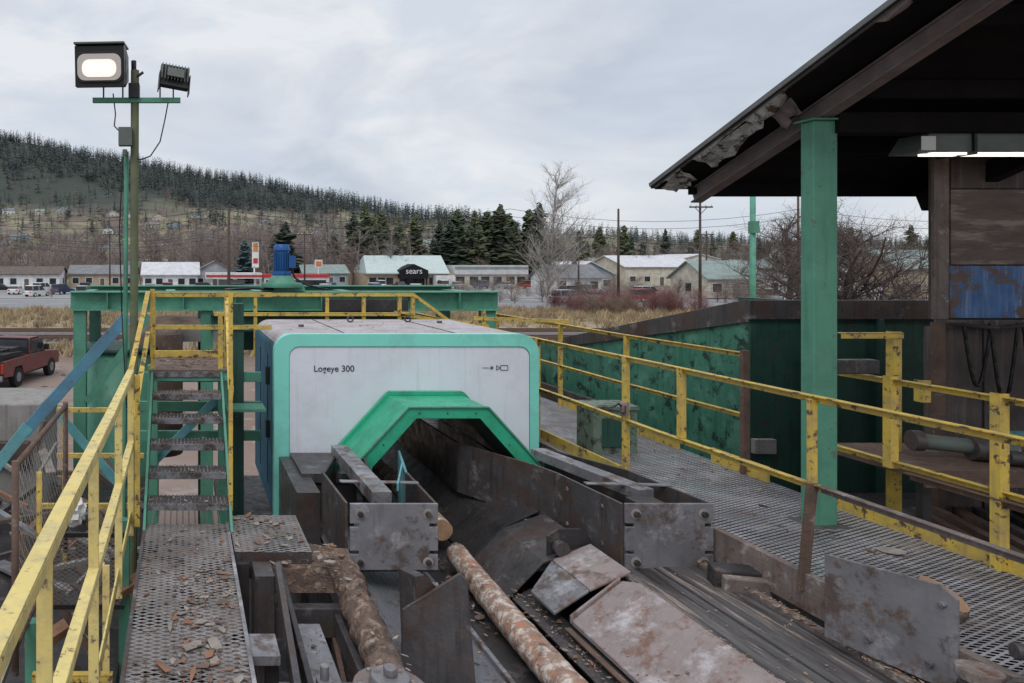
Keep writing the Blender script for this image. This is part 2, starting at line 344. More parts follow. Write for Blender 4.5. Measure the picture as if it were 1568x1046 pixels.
def scatter(name, temps, places, mats):
    V = []; Tt = []; MI = []; off = 0; rng = random.Random(len(places))
    for (x, y, z, h, wf) in places:
        k = rng.randrange(len(temps)); tv, tt = temps[k]; a = rng.uniform(0, 6.283); ca, sa = math.cos(a), math.sin(a)
        X = (tv[:, 0] * ca - tv[:, 1] * sa) * h * wf + x; Y = (tv[:, 0] * sa + tv[:, 1] * ca) * h * wf + y; Z = tv[:, 2] * h + z
        V.append(np.stack([X, Y, Z], 1)); Tt.append(tt + off); off += len(tv)
        MI.append(np.full(len(tt), rng.randrange(len(mats))))
    V = np.concatenate(V); Tt = np.concatenate(Tt); MI = np.concatenate(MI)
    me = bpy.data.meshes.new(name); me.vertices.add(len(V)); me.vertices.foreach_set('co', V.astype(np.float32).ravel())
    me.loops.add(len(Tt) * 3); me.loops.foreach_set('vertex_index', Tt.astype(np.int32).ravel())
    me.polygons.add(len(Tt)); me.polygons.foreach_set('loop_start', np.arange(0, len(Tt) * 3, 3, dtype=np.int32))
    me.polygons.foreach_set('loop_total', np.full(len(Tt), 3, dtype=np.int32)); me.polygons.foreach_set('material_index', MI.astype(np.int32))
    for m in mats: me.materials.append(m)
    me.update(calc_edges=True); ob = bpy.data.objects.new(name, me); scene.collection.objects.link(ob); return ob
fol = [S('pine_foliage_a', (.055, .072, .042), (.085, .10, .055), .5), S('pine_foliage_b', (.08, .092, .048), (.11, .12, .065), .5), S('pine_foliage_c', (.035, .053, .038), (.058, .075, .05), .5)]
folfar = [S('far_pine_a', (.055, .075, .073), (.07, .088, .082), .05), S('far_pine_b', (.07, .09, .085), (.09, .105, .098), .05), S('far_pine_c', (.04, .058, .06), (.056, .073, .073), .05)]  # distance haze is painted into these greens, lighter and bluer
twg = [S('twigs_grey', (.27, .23, .22), (.19, .165, .155), .3), S('twigs_brown', (.22, .165, .14), (.16, .115, .10), .3), S('twigs_pink', (.30, .24, .225), (.23, .19, .18), .3)]
rng = random.Random(3)
cfar = [T_conifer(rng, 8, 4) for _ in range(5)]
cmid = [T_conifer(rng, 30, 10, 2) for _ in range(7)]
bmass = [T_bare(rng, (6, 3, 2, 1), (4, 3, 4), .9, .35, .12, .014, sliver=2, rk=.62) for _ in range(6)]
pl = []
while len(pl) < 7600:
    y = rng.uniform(600, 1440); x = rng.uniform(-.45, 1.25) * y
    if x > 420 and rng.random() < .6: continue
    h = hill(x, y); rr = float(np.interp(x, hx, hh)); f = h / rr
    nz = math.sin(x * .017 + 1) * .1 + math.sin(y * .02 + x * .008) * .1 + math.sin(x * .05) * .05
    if f + nz < (.46 if x < 420 else .7) and rng.random() > .10: continue
    pl.append((x, y, h - 1, rng.uniform(10, 25), rng.uniform(.9, 1.4)))
for c_ in range(70):        # clumps of pines between the hillside houses
    cy = rng.uniform(470, 860); cx = rng.uniform(-.32, .75) * cy
    for _ in range(rng.randint(4, 16)):
        x = cx + rng.gauss(0, 14); y = cy + rng.gauss(0, 12); pl.append((x, y, hill(x, y) - 1, rng.uniform(8, 17), rng.uniform(1.0, 1.7)))
for i in range(560):
    y = rng.uniform(1370, 1425); x = -640 + i * 2.2 + rng.uniform(-3, 3)
    pl.append((x, y, hill(x, y) - 1, rng.uniform(9, 26) * rng.uniform(.75, 1), rng.uniform(.7, 1.1)))
for i in range(260):
    y = rng.uniform(1300, 1425); x = 560 + i * 5 + rng.uniform(-14, 14)
    pl.append((x, y, hill(x, y) - 1, rng.uniform(9, 30) * rng.uniform(.7, 1), rng.uniform(.9, 1.4)))
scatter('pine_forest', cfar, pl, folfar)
def grp(n, x0, x1, y0, y1, h0, h1, z=GZ):
    return [(rng.uniform(x0, x1), rng.uniform(y0, y1), z, rng.uniform(h0, h1), rng.uniform(.9, 1.45)) for _ in range(n)]
pl = grp(46, 58, 112, 222, 262, 13, 25) + grp(7, 30, 52, 230, 270, 12, 18) + grp(22, 150, 270, 300, 420, 13, 26) + grp(44, 250, 500, 330, 480, 12, 30) + grp(5, 26, 31, 190, 220, 12, 15) + grp(12, -60, 20, 300, 400, 9, 15)
scatter('pine_grove', cmid, pl, fol)
scatter('spruce_tree', [cmid[0]], [(13.2, 152, GZ, 10.5, 1.5)], [S('blue_spruce', (.10, .15, .155), (.06, .10, .10), 1)])
scatter('pine_tree', [cmid[1]], [(24.5, 172, GZ, 15.5, 1.7)], [fol[2]])
pl = grp(60, -62, 62, 165, 225, 10, 16) + grp(46, -12, 42, 180, 230, 14, 20) + grp(80, -80, 70, 235, 330, 14, 22) + grp(110, 60, 380, 262, 400, 10, 17) + grp(34, 75, 200, 170, 240, 7, 13) + grp(10, -45, -8, 160, 172, 7, 10)
scatter('bare_trees', bmass, pl, twg)
far = []
for _ in range(520):
    yy = rng.uniform(440, 950); x = rng.uniform(-.35, 1.25) * yy; far.append((x, yy, hill(x, yy) - .5, rng.uniform(9, 17), 1.5))
scatter('hillside_trees', bmass[:3], far, twg)
tb = S('pale_bark_tree', (.44, .41, .39), (.30, .27, .255), .6)
scatter('bare_poplar_tree', [T_bare(random.Random(12), (12, 6, 4, 3), (5, 3, 2), .85, .42, .12, .010, lenf=.36, rk=.5, taper=.75)], [(39.3, 78, GZ, 16.6, 1.1)], [tb])
tb2 = S('grey_bark_tree', (.15, .115, .105), (.10, .078, .07), .6)
scatter('bare_maple_tree', [T_bare(random.Random(5), (7, 6, 5, 3), (4, 3, 2), .95, .30, .12, .026, lenf=.62, rk=.55)], [(48.6, 52, GZ, 11.2, 1.2)], [tb2])
scatter('bare_elm_tree', [T_bare(random.Random(8), (9, 6, 5, 3), (3, 3, 2), .95, .3, .2, .024, lenf=.5)], [(62, 74, GZ, 12.2, 1.2)], [tb2])
bush = [T_bare(rng, (3, 4, 3, 2), (7, 4, 3), .9, .5, .0, .02, lenf=.7, sliver=2) for _ in range(3)]
redtw = [S('red_twigs', (.24, .11, .11), (.17, .085, .083), 1), S('tan_twigs', (.30, .24, .18), (.22, .17, .13), 1)]
scatter('red_bushes', bush, [(rng.uniform(40, 54), rng.uniform(72, 79), GZ, rng.uniform(1.6, 3.4), .9) for _ in range(50)], redtw[:1] * 3 + redtw[1:])
scatter('scrub_bushes', bush, [(rng.uniform(38, 95), rng.uniform(84, 118), GZ, rng.uniform(1.5, 4.5), 1.0) for _ in range(60)] + [(rng.uniform(-30, 10), rng.uniform(106, 112), GZ, rng.uniform(1, 2), 1.2) for _ in range(8)], redtw[1:] + twg[:2])
gv = []; gt = []
for i in range(16):
    a = rng.uniform(0, 6.28); r = rng.uniform(0, .5); x = math.cos(a) * r; y = math.sin(a) * r; lx = rng.uniform(-.3, .3)
    o = len(gv); gv += [(x - .05, y, 0), (x + .05, y, 0), (x + lx, y + rng.uniform(-.2, .2), rng.uniform(.5, 1))]; gt.append((o, o + 1, o + 2))
strawm = [S('straw_a', (.44, .34, .21), (.35, .26, .15), .6), S('straw_b', (.30, .23, .15), (.24, .18, .11), .6)]
scatter('dry_grass', [(np.array(gv), np.array(gt))], [(rng.uniform(-25, 95), rng.choice([rng.uniform(56, 79), rng.uniform(38, 43), rng.uniform(60, 79)]), GZ, rng.uniform(.35, 1.0), 1.4) for _ in range(4200)], strawm)

# ------------------------------------------------------------------ buildings
wallc = [S('wall_cream', (.60, .55, .46)), S('wall_white', (.70, .70, .70)), S('wall_grey', (.38, .39, .40)), S('wall_tan', (.44, .35, .26)), S('wall_blue', (.32, .38, .42))]
roofc = [S('roof_grey', (.20, .20, .21), (.15, .15, .16)), S('roof_green', (.24, .29, .275), (.19, .235, .22)), S('roof_brown', (.14, .11, .10), (.1, .08, .07)), S('roof_light', (.56, .56, .58), (.46, .46, .48))]
trim = S('white_trim', (.70, .70, .69), (.62, .62, .61))
def house(name, x, y, wd, dp, hw, hr, wm, rm, z=GZ, rot=0, axis='x', nwin=3, chimney=True):
    b = B(); a, c = wd / 2, dp / 2
    b.box(-a, a, -c, c, 0, hw, wm)
    o = .45
    if axis == 'x':
        b.prism([(-a, -c, hw + .002), (-a, c, hw + .002), (-a, 0, hw + hr)], (wd, 0, 0), wm)
        for s in (-1, 1):
            b.prism([(-a - o, s * (c + o), hw - o * hr / c + .05), (-a - o, s * (c + o), hw - o * hr / c + .2), (-a - o, 0, hw + hr + .2), (-a - o, 0, hw + hr + .05)], (wd + 2 * o, 0, 0), rm)
    else:
        b.prism([(-a, -c, hw + .002), (a, -c, hw + .002), (0, -c, hw + hr)], (0, dp, 0), wm)
        for s in (-1, 1):
            b.prism([(s * (a + o), -c - o, hw - o * hr / a + .05), (s * (a + o), -c - o, hw - o * hr / a + .2), (0, -c - o, hw + hr + .2), (0, -c - o, hw + hr + .05)], (0, dp + 2 * o, 0), rm)
    for i in range(nwin):
        cx = -a + wd * (i + .5) / nwin
        if i == nwin // 2:
            b.box(cx - .55, cx + .55, -c - .04, -c - .001, 0, 2.15, trim); b.box(cx - .45, cx + .45, -c - .07, -c - .041, .05, 2.05, roofc[2])
        else:
            b.box(cx - .75, cx + .75, -c - .05, -c - .001, .9, 2.3, trim); b.box(cx - .65, cx + .65, -c - .08, -c - .051, 1.0, 2.2, glass)
    for s in (-1, 1): b.box(min(s * a, s * (a + .05)), max(s * a, s * (a + .05)), -.6, .6, 1, 2.2, glass)
    if chimney: b.box(a * .4, a * .4 + .6, .3, .9, hw + hr * .4, hw + hr + .8, roofc[2])
    return b.build(name, loc=(x, y, z), rot=rot)
b = B(); X0, X1, Y0 = 40.4, 59.5, 157
b.box(X0, X1, Y0, Y0 + 22, GZ, -1.9, wallc[3])
b.prism([(X0 - .5, Y0 - .8, -2.1), (X0 - .5, Y0 - .8, -1.85), (X0 + 1.8, Y0 + 11, 2.1), (X0 + 1.8, Y0 + 22.5, -1.85), (X0 + 1.8, Y0 + 22.5, -2.1)], (X1 - X0 - 1, 0, 0), S('shop_roof_metal', (.44, .51, .49), (.38, .45, .435), 1, .5))
b.box(X1 + .3, 75.4, Y0 + 1, Y0 + 20, GZ, -2.2, wallc[0]); b.box(X1 + .1, 75.8, Y0 + .6, Y0 + 20.4, -2.2, -.2, roofc[3]); b.box(X1 + .2, 75.7, Y0 + .5, Y0 + .58, -1.0, -.5, roofc[1])
blk = S('shop_black_fascia', (.012, .012, .014))
b.prism([(47.0, Y0 - 1.3, -3.0), (53.2, Y0 - 1.3, -3.0), (53.2, Y0 - 1.3, -1.3), (50.1, Y0 - 1.3, .1), (47.0, Y0 - 1.3, -1.3)], (0, 4.5, 0), blk)
for xx in (47.2, 49.1, 51, 52.9): b.box(xx - .12, xx + .12, Y0 - 1.25, Y0 - 1, GZ, -3, blk)
for xx in (41.5, 43.4, 45.2, 54.6, 56.5, 58.3): b.box(xx - .75, xx + .75, Y0 - .06, Y0 - .01, -4.4, -2.9, glass)
b.box(47.4, 52.8, Y0 - .05, Y0 - .01, GZ, -3.1, glass)
for xx in (61, 64, 66.5, 69.2, 72, 74.4): b.box(xx - .9, xx + .9, Y0 + .9, Y0 + .98, -4.5, -2.7, glass)
b.box(X0 + 14.2, X0 + 18.2, Y0 - 2.4, Y0 - .1, GZ, -2.4, wallc[1])
b.box(48, 49, Y0 + 10.7, Y0 + 11.7, 2.1, 2.6, roofc[0]); b.box(50.5, 51.2, Y0 + 10.7, Y0 + 11.5, 2.0, 2.5, roofc[0])
shop = b.build('shop_building'); text('sears', 1.75, (50.1, Y0 - 1.35, -2.0), S('sign_white', (.75, .75, .75)), shop, 'shop_lettering', 'CENTER', .03)
redm = S('red_paint', (.45, .04, .045), (.38, .04, .04), 1, .5)
b = B(); b.box(4.4, 15, 136, 142, -2.7, -1.6, wallc[1]); b.box(4.4, 15, 135.9, 135.98, -2.4, -2.0, redm)
for xx in (5.5, 13.8): b.box(xx - .2, xx + .2, 137, 137.4, GZ, -2.7, trim)
b.box(7, 12, 139, 141, GZ, -3.0, wallc[2]); b.build('gas_station')
b = B(); b.box(15.6, 28, 138, 146, GZ, -2.5, wallc[1]); b.box(15.4, 28.2, 137.8, 146.2, -2.5, -1.9, redm); b.box(16, 27.5, 137.9, 137.99, -4.6, -3.0, glass); b.build('commercial_building')
b = B(); org = S('orange_sign', (.60, .25, .08))
b.box(13.9, 14.15, 141, 141.3, GZ, -.4, trim); b.box(13.6, 14.9, 141, 141.4, -.6, 4.4, trim); b.box(13.8, 14.7, 140.9, 140.98, 2.6, 4.2, org); b.box(13.8, 14.7, 140.9, 140.98, .2, 1.2, redm); b.build('roadside_sign')
b = B(); b.box(26.5, 26.7, 141, 141.2, GZ, -.6, trim); b.box(25.9, 27.4, 141, 141.3, -.6, .9, trim); b.box(26.1, 27.2, 140.9, 140.98, -.3, .6, org); b.build('roadside_sign')
house('small_store', -2.5, 148, 11, 9, 3, 2.3, wallc[1], roofc[3], axis='x', nwin=5)
house('small_store', 6.5, 150, 9, 9, 3.2, 2.4, wallc[2], roofc[0], axis='y')
house('small_store', -33, 150, 16, 9, 3, 1.4, wallc[1], roofc[2], nwin=6)
house('small_store', -17, 156, 14, 9, 3, 1.7, wallc[3], roofc[0], nwin=5)
house('small_store', 32.5, 168, 10, 9, 3, 1.8, wallc[4], roofc[1], nwin=4)
house('warehouse', 112, 176, 17, 16, 4.4, 2.6, wallc[0], roofc[3], axis='x', nwin=5, chimney=False)
house('warehouse', 131, 190, 20, 16, 5, 2.5, wallc[1], roofc[3], axis='y', nwin=5, chimney=False)
house('wooden_house', 80, 108, 8, 8, 3, 2.4, wallc[0], roofc[1], axis='x')
house('wooden_house', 88, 118, 8, 9, 3, 2.6, wallc[2], roofc[0], axis='y')
house('wooden_house', 93.5, 108, 9, 8, 4.6, 3, wallc[1], roofc[1], axis='y')
house('wooden_house', 66, 124, 8, 8, 2.8, 2, wallc[1], roofc[0], axis='x')
house('wooden_house', 74, 135, 9, 9, 3, 2.4, wallc[4], roofc[3], axis='y')
house('wooden_house', 104, 134, 10, 9, 3, 2.5, wallc[3], roofc[0], axis='x')
house('wooden_house', 118, 128, 12, 9, 3.2, 2.8, wallc[1], roofc[2], axis='x')
house('warehouse', 116, 108, 26, 10, 4.4, 2.6, wallc[3], roofc[1], axis='x', nwin=6, chimney=False)
for i in range(46):
    y = rng.uniform(250, 430); x = rng.uniform(-.2, 1.15) * y
    if y < 300 and 30 < x < 115: continue
    house('distant_house', x, y, rng.uniform(9, 15), rng.uniform(8, 11), rng.uniform(3, 5), rng.uniform(1.8, 3), rng.choice(wallc), rng.choice(roofc), axis=rng.choice('xy'), rot=rng.uniform(-20, 20))
for i in range(85):
    y = rng.uniform(480, 800); x = rng.uniform(-.28, .42) * y
    house('hillside_house', x, y, rng.uniform(9, 15), rng.uniform(8, 11), rng.uniform(3, 5), rng.uniform(2, 3), rng.choice(wallc), rng.choice(roofc[:3]), z=hill(x, y) - 1, axis=rng.choice('xy'), rot=rng.uniform(-25, 25))

# ------------------------------------------------------------------ vehicles
def car(name, x, y, rot, paint, suv=False, z=GZ):
    b = B(); W = 1.8; hb_ = .95; ht = 1.75 if suv else 1.45
    prof = [(-2.3, .35), (-2.3, .8), (-2.15, hb_ - .05), (-1.4 if not suv else -2.1, hb_), (1.0, hb_), (2.1, .82), (2.3, .62), (2.3, .35)]
    b.prism([(p[0], -W / 2, p[1]) for p in prof], (0, W, 0), paint)
    r0 = -2.1 if suv else -1.5
    b.prism([(r0, -.8, hb_ + .002), (r0 + (.15 if suv else .6), -.72, ht - .08), (.25, -.72, ht - .08), (1.0, -.8, hb_ + .002)], (0, 1.52, 0), glass)
    b.prism([(r0 + (.1 if suv else .55), -.74, ht - .078), (r0 + .3 + (.0 if suv else .4), -.7, ht), (.1, -.7, ht), (.3, -.74, ht - .078)], (0, 1.44, 0), paint)
    for px in (-.45, r0 + .25): b.beam((px, -.79, hb_), (px, -.745, ht - .06), .09, .05, paint, up=(1, 0, 0))
    for wx in (-1.45, 1.45):
        for s in (-1, 1):
            b.tube((wx, s * .70, .33), (wx, s * .93, .33), .33, rubber, n=14); b.tube((wx, s * .92, .33), (wx, s * .945, .33), .18, trim, n=10)
    for s in (-1, 1):
        b.box(2.29, 2.32, s * .6 - .2, s * .6 + .2, .6, .75, trim); b.box(-2.33, -2.29, s * .65 - .17, s * .65 + .17, .65, .85, redm)
    return b.build(name, bevel=.05, loc=(x, y, z), rot=rot)
pts = [S('car_' + n_, c_, tuple(k * .9 for k in c_), 1, .3) for n_, c_ in (('white', (.65, .65, .65)), ('silver', (.38, .39, .41)), ('black', (.02, .02, .025)), ('red', (.28, .02, .02)), ('navy', (.03, .05, .12)), ('tan', (.3, .26, .2)))]
for i in range(32):
    car('parked_car', -38 + i * 2.5 + rng.uniform(-.4, .4), [112, 121, 130][i % 3] + rng.uniform(-1, 1), rng.choice([88, -90, 92, 60, 5]), rng.choice(pts), rng.random() < .5)
for i, xx in enumerate((41, 45, 54, 57, 62, 67, 71)): car('parked_car', xx, 150 + rng.uniform(-1, 1), 88, pts[[0, 2, 0, 1, 4, 1, 3][i]], i % 2 == 0)
for xx, yy in ((50, 93), (62, 96), (70, 108), (80, 98), (60, 110), (68, 120)): car('parked_car', xx, yy, 12, rng.choice(pts), True)
b = B(); b.box(-2.3, 2.3, -1.2, 1.2, .8, 3.2, wallc[1]); b.box(-2.31, 2.31, -1.22, 1.22, 1.0, 1.2, roofc[0])
for s in (-1, 1): b.tube((s * .9, -1.25, .45), (s * .9, -.9, .45), .45, rubber); b.tube((s * .9, 1.25, .45), (s * .9, .9, .45), .45, rubber)
b.beam((2.3, 0, .85), (3.6, 0, .7), .15, .15, black); b.build('box_trailer', bevel=.08, loc=(55, 60, GZ))
b = B(); rp = M('pickup_red', (.19, .042, .04), (.13, .032, .032), rough=.4, bump=.02, dirt=(.11, .07, .06), dlo=.4, dhi=.65)
b.box(-.78, .78, -2.6, 2.5, .38, .55, black)
for s in (-1, 1):
    b.prism([(s * .98, -2.7, .55), (s * .98, -2.7, 1.18), (s * .98, -.3, 1.2), (s * .98, -.3, .5), (s * .98, -1.0, .5), (s * .98, -1.15, .85), (s * .98, -1.75, .85), (s * .98, -1.95, .5)], (-s * .1, 0, 0), rp)
b.box(-.87, .87, -2.7, -.31, .62, .68, black)
b.box(-.97, .97, -2.74, -2.64, .62, 1.16, black)
b.prism([(-.96, -.28, .5), (-.96, -.28, 1.2), (-.96, 1.3, 1.18), (-.96, 2.55, 1.05), (-.96, 2.6, .5)], (1.92, 0, 0), rp)
b.prism([(-.88, -.26, 1.202), (-.80, -.16, 1.8), (-.80, .75, 1.8), (-.88, 1.3, 1.19)], (1.76, 0, 0), glass)
b.prism([(-.82, -.18, 1.79), (-.78, -.12, 1.87), (-.78, .7, 1.87), (-.82, .8, 1.79)], (1.62, 0, 0), rp)
for sx in (-.85, .85): b.beam((sx, -.25, 1.2), (sx * .95, -.16, 1.8), .1, .1, rp); b.beam((sx, .5, 1.2), (sx * .95, .48, 1.8), .08, .1, rp); b.beam((sx, 1.28, 1.2), (sx * .95, .76, 1.8), .07, .07, rp)
b.box(-.95, .95, -2.86, -2.74, .42, .62, steel_w)
for s in (-1, 1):
    b.box(s * .93 - .06, s * .93 + .06, -2.78, -2.745, .7, 1.1, S('tail_lamp', (.5, .03, .02), (.4, .03, .02), 1, .2))
    for yy in (-1.45, 1.75):
        b.tube((s * .72, yy, .4), (s * .98, yy, .4), .4, rubber, n=20); b.tube((s * .97, yy, .4), (s * .995, yy, .4), .2, steel_w, n=14)
    b.beam((s * .85, -.4, 1.2), (s * .85, -.4, 1.85), .06, .06, black)
    b.box(s * 1.07 - .1, s * 1.07 + .1, .95, 1.1, 1.25, 1.5, black)
b.beam((-.85, -.4, 1.85), (.85, -.4, 1.85), .06, .06, black)
b.box(-.8, -.1, -2.5, -1.6, .7, 1.32, black, rot=8); b.box(.1, .8, -2.3, -.9, .7, 1.4, black, rot=-6); b.box(-.7, .6, -1.3, -.6, .7, 1.55, steel_b)
for i in range(7): b.beam((-.8 + i * .2, -2.3, 1.2 + .05 * i), (-.5 + i * .15, -.6, 1.5), .07, .07, rng.choice([steel_b, rusty, black]))
b.build('pickup_truck', bevel=.025, loc=(-7.3, 31, GZ), rot=-14)

# ------------------------------------------------------------------ utility poles, wires
def upole(x, y, top, name='utility_pole', arm=True, r=.16, m=polewood):
    b = B(); b.tube((0, 0, 0), (0, 0, top - GZ), r, m, r1=r * .65, n=10)
    if arm:
        b.box(-1.2, 1.2, -.2, -.08, top - GZ - .7, top - GZ - .55, m)
        for xx in (-1.1, -.5, .5, 1.1): b.tube((xx, -.14, top - GZ - .55), (xx, -.14, top - GZ - .35), .05, trim, n=6)
        b.beam((-.7, -.14, top - GZ - .6), (0, -.14, top - GZ - 1.3), .05, .05, m); b.beam((.7, -.14, top - GZ - .6), (0, -.14, top - GZ - 1.3), .05, .05, m)
    return b.build(name, loc=(x, y, GZ))
upole(48.5, 80, 6.2, arm=False); upole(54, 75, 6.6); upole(72.8, 85, 9.5); upole(3.2, 50, 3.9, arm=False, r=.14)
upole(65, 118, 5, arm=True); upole(20, 118, 5.5); upole(-12, 118, 5.5); upole(86, 118, 5.5); upole(110, 118, 6)
b = B(); b.tube((0, 0, 0), (0, 0, 8.1), .12, green_l, r1=.10); b.box(-.12, .12, -.2, .1, 6.3, 6.8, green); b.build('green_mast', loc=(23.8, 30, GZ))
b = B(); wire = S('cable', (.03, .03, .03))
for z0, yy in ((6.1, 79), (5.3, 79), (4.6, 117.6), (5.0, 117.6), (4.0, 117.6), (3.2, 117.6)):
    for i in range(12):
        xa = -60 + i * 32
        for k in range(8):
            f0, f1 = k / 8, (k + 1) / 8; sag = lambda f: -1.4 * 4 * f * (1 - f)
            b.tube((xa + 32 * f0, yy, z0 + sag(f0)), (xa + 32 * f1, yy, z0 + sag(f1)), .022, wire, n=4, caps=False)
b.build('power_lines')

# ================================================================== SAWMILL
def rr_profile(x0, x1, z0, z1, r, y, n=7):
    p = [(x0, y, z0)]
    for i in range(n + 1):
        a = math.pi - i / n * math.pi / 2; p.append((x0 + r + r * math.cos(a), y, z1 - r + r * math.sin(a)))
    for i in range(n + 1):
        a = math.pi / 2 - i / n * math.pi / 2; p.append((x1 - r + r * math.cos(a), y, z1 - r + r * math.sin(a)))
    p.append((x1, y, z0)); return p
b = B(); prof = rr_profile(.90, 3.46, -2.48, -.685, .17, 7.1); n = len(prof)
vs = [Vector(p) for p in prof] + [Vector((p[0], 8.95, p[2])) for p in prof]
for i in range(n - 1):
    dz = abs(prof[i + 1][2] - prof[i][2]); dx = abs(prof[i + 1][0] - prof[i][0])
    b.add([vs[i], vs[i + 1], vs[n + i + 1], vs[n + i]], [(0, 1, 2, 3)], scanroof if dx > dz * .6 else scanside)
o = rr_profile(.89, 3.47, -2.5, -.68, .18, 7.0); inn = rr_profile(1.035, 3.385, -2.5, -.80, .10, 7.0)
vs = o + inn + [(p[0], 7.12, p[2]) for p in o] + [(p[0], 7.12, p[2]) for p in inn]
for i in range(n - 1): b.add([vs[i], vs[i + 1], vs[n + i + 1], vs[n + i], vs[2 * n + i], vs[2 * n + i + 1], vs[3 * n + i + 1], vs[3 * n + i]], [(0, 1, 2, 3), (0, 4, 5, 1), (3, 2, 6, 7)], turq, False)
pan = rr_profile(1.041, 3.379, -1.90, -.806, .095, 7.012) + [(3.16, 7.012, -1.9), (3.16, 7.012, -1.78), (2.70, 7.012, -1.27), (1.99, 7.012, -1.27), (1.5, 7.012, -1.78), (1.5, 7.012, -1.9)]
b.prism(pan, (0, .03, 0), white)
b.prism([(p[0], 8.93, p[2]) for p in pan], (0, .03, 0), scanside)
for yy in (7.6, 8.3): b.box(.893, .899, yy - .004, yy + .004, -2.3, -.95, black)
for zz in (-1.15, -1.7): b.box(.86, .899, 7.42, 7.5, zz - .09, zz + .09, black)
b.tube((1.3, 7.9, -.69), (1.3, 7.9, -.66), .03, steel, n=10); b.tube((3.0, 8.4, -.69), (3.0, 8.4, -.66), .03, steel, n=10)
b.box(1.6, 1.606, 7.13, 8.93, -.688, -.678, steel); b.box(2.7, 2.706, 7.13, 8.93, -.688, -.678, steel)
for ex in (1.98, 2.66):
    for k in range(10):
        a0, a1 = k * .628, (k + 1) * .628
        b.tube((ex + .035 * math.cos(a0), 8.5, -.645 + .035 * math.sin(a0)), (ex + .035 * math.cos(a1), 8.5, -.645 + .035 * math.sin(a1)), .01, steel, n=6)
tun = [(1.5, -1.9), (1.5, -1.78), (1.99, -1.27), (2.70, -1.27), (3.16, -1.78), (3.16, -1.9)]
for p_, q_ in zip(tun[:-1], tun[1:]): b.add([(p_[0], 7.045, p_[1]), (q_[0], 7.045, q_[1]), (q_[0], 8.92, q_[1]), (p_[0], 8.92, p_[1])], [(0, 1, 2, 3)], steel_b)
b.box(1.05, 1.5, 7.05, 8.9, -2.5, -1.92, steel_b); b.box(3.16, 3.4, 7.05, 8.9, -2.5, -1.92, steel_b)
b.box(2.20, 2.26, 7.6, 7.7, -1.5, -1.3, bluel); b.box(2.48, 2.56, 7.3, 7.36, -1.42, -1.3, trim); b.path([(2.3, 7.3, -1.28), (2.36, 7.3, -1.42), (2.42, 7.32, -1.45), (2.46, 7.35, -1.29)], .01, trim, 6)
scanner = b.build('log_scanner')
text('Logeye 300', .086, (1.275, 7.008, -1.045), textm, scanner, 'panel_lettering', off=.0004)
b = B()
for i in range(3): b.box(2.925 + i * .022, 2.938 + i * .022, 7.004, 7.011, -1.011, -1.006, textm)
for a in (0, 60, 120): b.beam((3.013 - .02 * math.cos(R(a)), 7.008, -1.008 - .02 * math.sin(R(a))), (3.013 + .02 * math.cos(R(a)), 7.008, -1.008 + .02 * math.sin(R(a))), .004, .004, textm)
for p_, q_ in (((3.06, -.985), (3.06, -1.031)), ((3.06, -.985), (3.095, -1.008)), ((3.06, -1.031), (3.095, -1.008)), ((3.1, -.985), (3.1, -1.031)), ((3.1, -.985), (3.17, -.985)), ((3.1, -1.031), (3.17, -1.031)), ((3.17, -.985), (3.17, -1.031))):
    b.beam((p_[0], 7.008, p_[1]), (q_[0], 7.008, q_[1]), .004, .004, textm)
ic = b.build('panel_icons'); ic.parent = scanner

b = B(); out = [(1.50, -1.86), (1.53, -1.78), (2.0, -1.27), (2.71, -1.27), (3.16, -1.77), (3.2, -1.84)]; ins = [(1.66, -1.88), (1.69, -1.80), (2.075, -1.37), (2.64, -1.37), (3.02, -1.80), (3.05, -1.86)]
N = 6
vs = [(p[0], 6.38, p[1]) for p in out] + [(p[0], 6.38, p[1]) for p in ins] + [(p[0], 7.011, p[1]) for p in out] + [(p[0], 7.011, p[1]) for p in ins]
for i in range(N - 1):
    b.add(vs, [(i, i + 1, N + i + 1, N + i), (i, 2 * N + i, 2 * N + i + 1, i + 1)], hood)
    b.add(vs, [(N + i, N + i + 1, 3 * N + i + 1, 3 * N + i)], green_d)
for p_, q_ in zip(out[:-1], out[1:]): b.beam((p_[0], 6.37, p_[1] + .004), (q_[0], 6.37, q_[1] + .004), .02, .018, green_l)
for p_, q_ in zip(out[:-1], out[1:]): b.beam((p_[0], 6.98, p_[1] + .02), (q_[0], 6.98, q_[1] + .02), .05, .04, hood)
b.box(1.44, 1.68, 6.40, 7.0, -1.90, -1.862, hood); b.box(3.04, 3.24, 6.40, 7.0, -1.88, -1.845, hood)
for (x, z) in ((2.1, -1.32), (2.35, -1.32), (2.6, -1.32), (1.78, -1.60), (2.90, -1.60)): b.tube((x, 6.37, z), (x, 6.38, z), .009, steel, n=6)
b.build('entry_hood', bevel=.006)

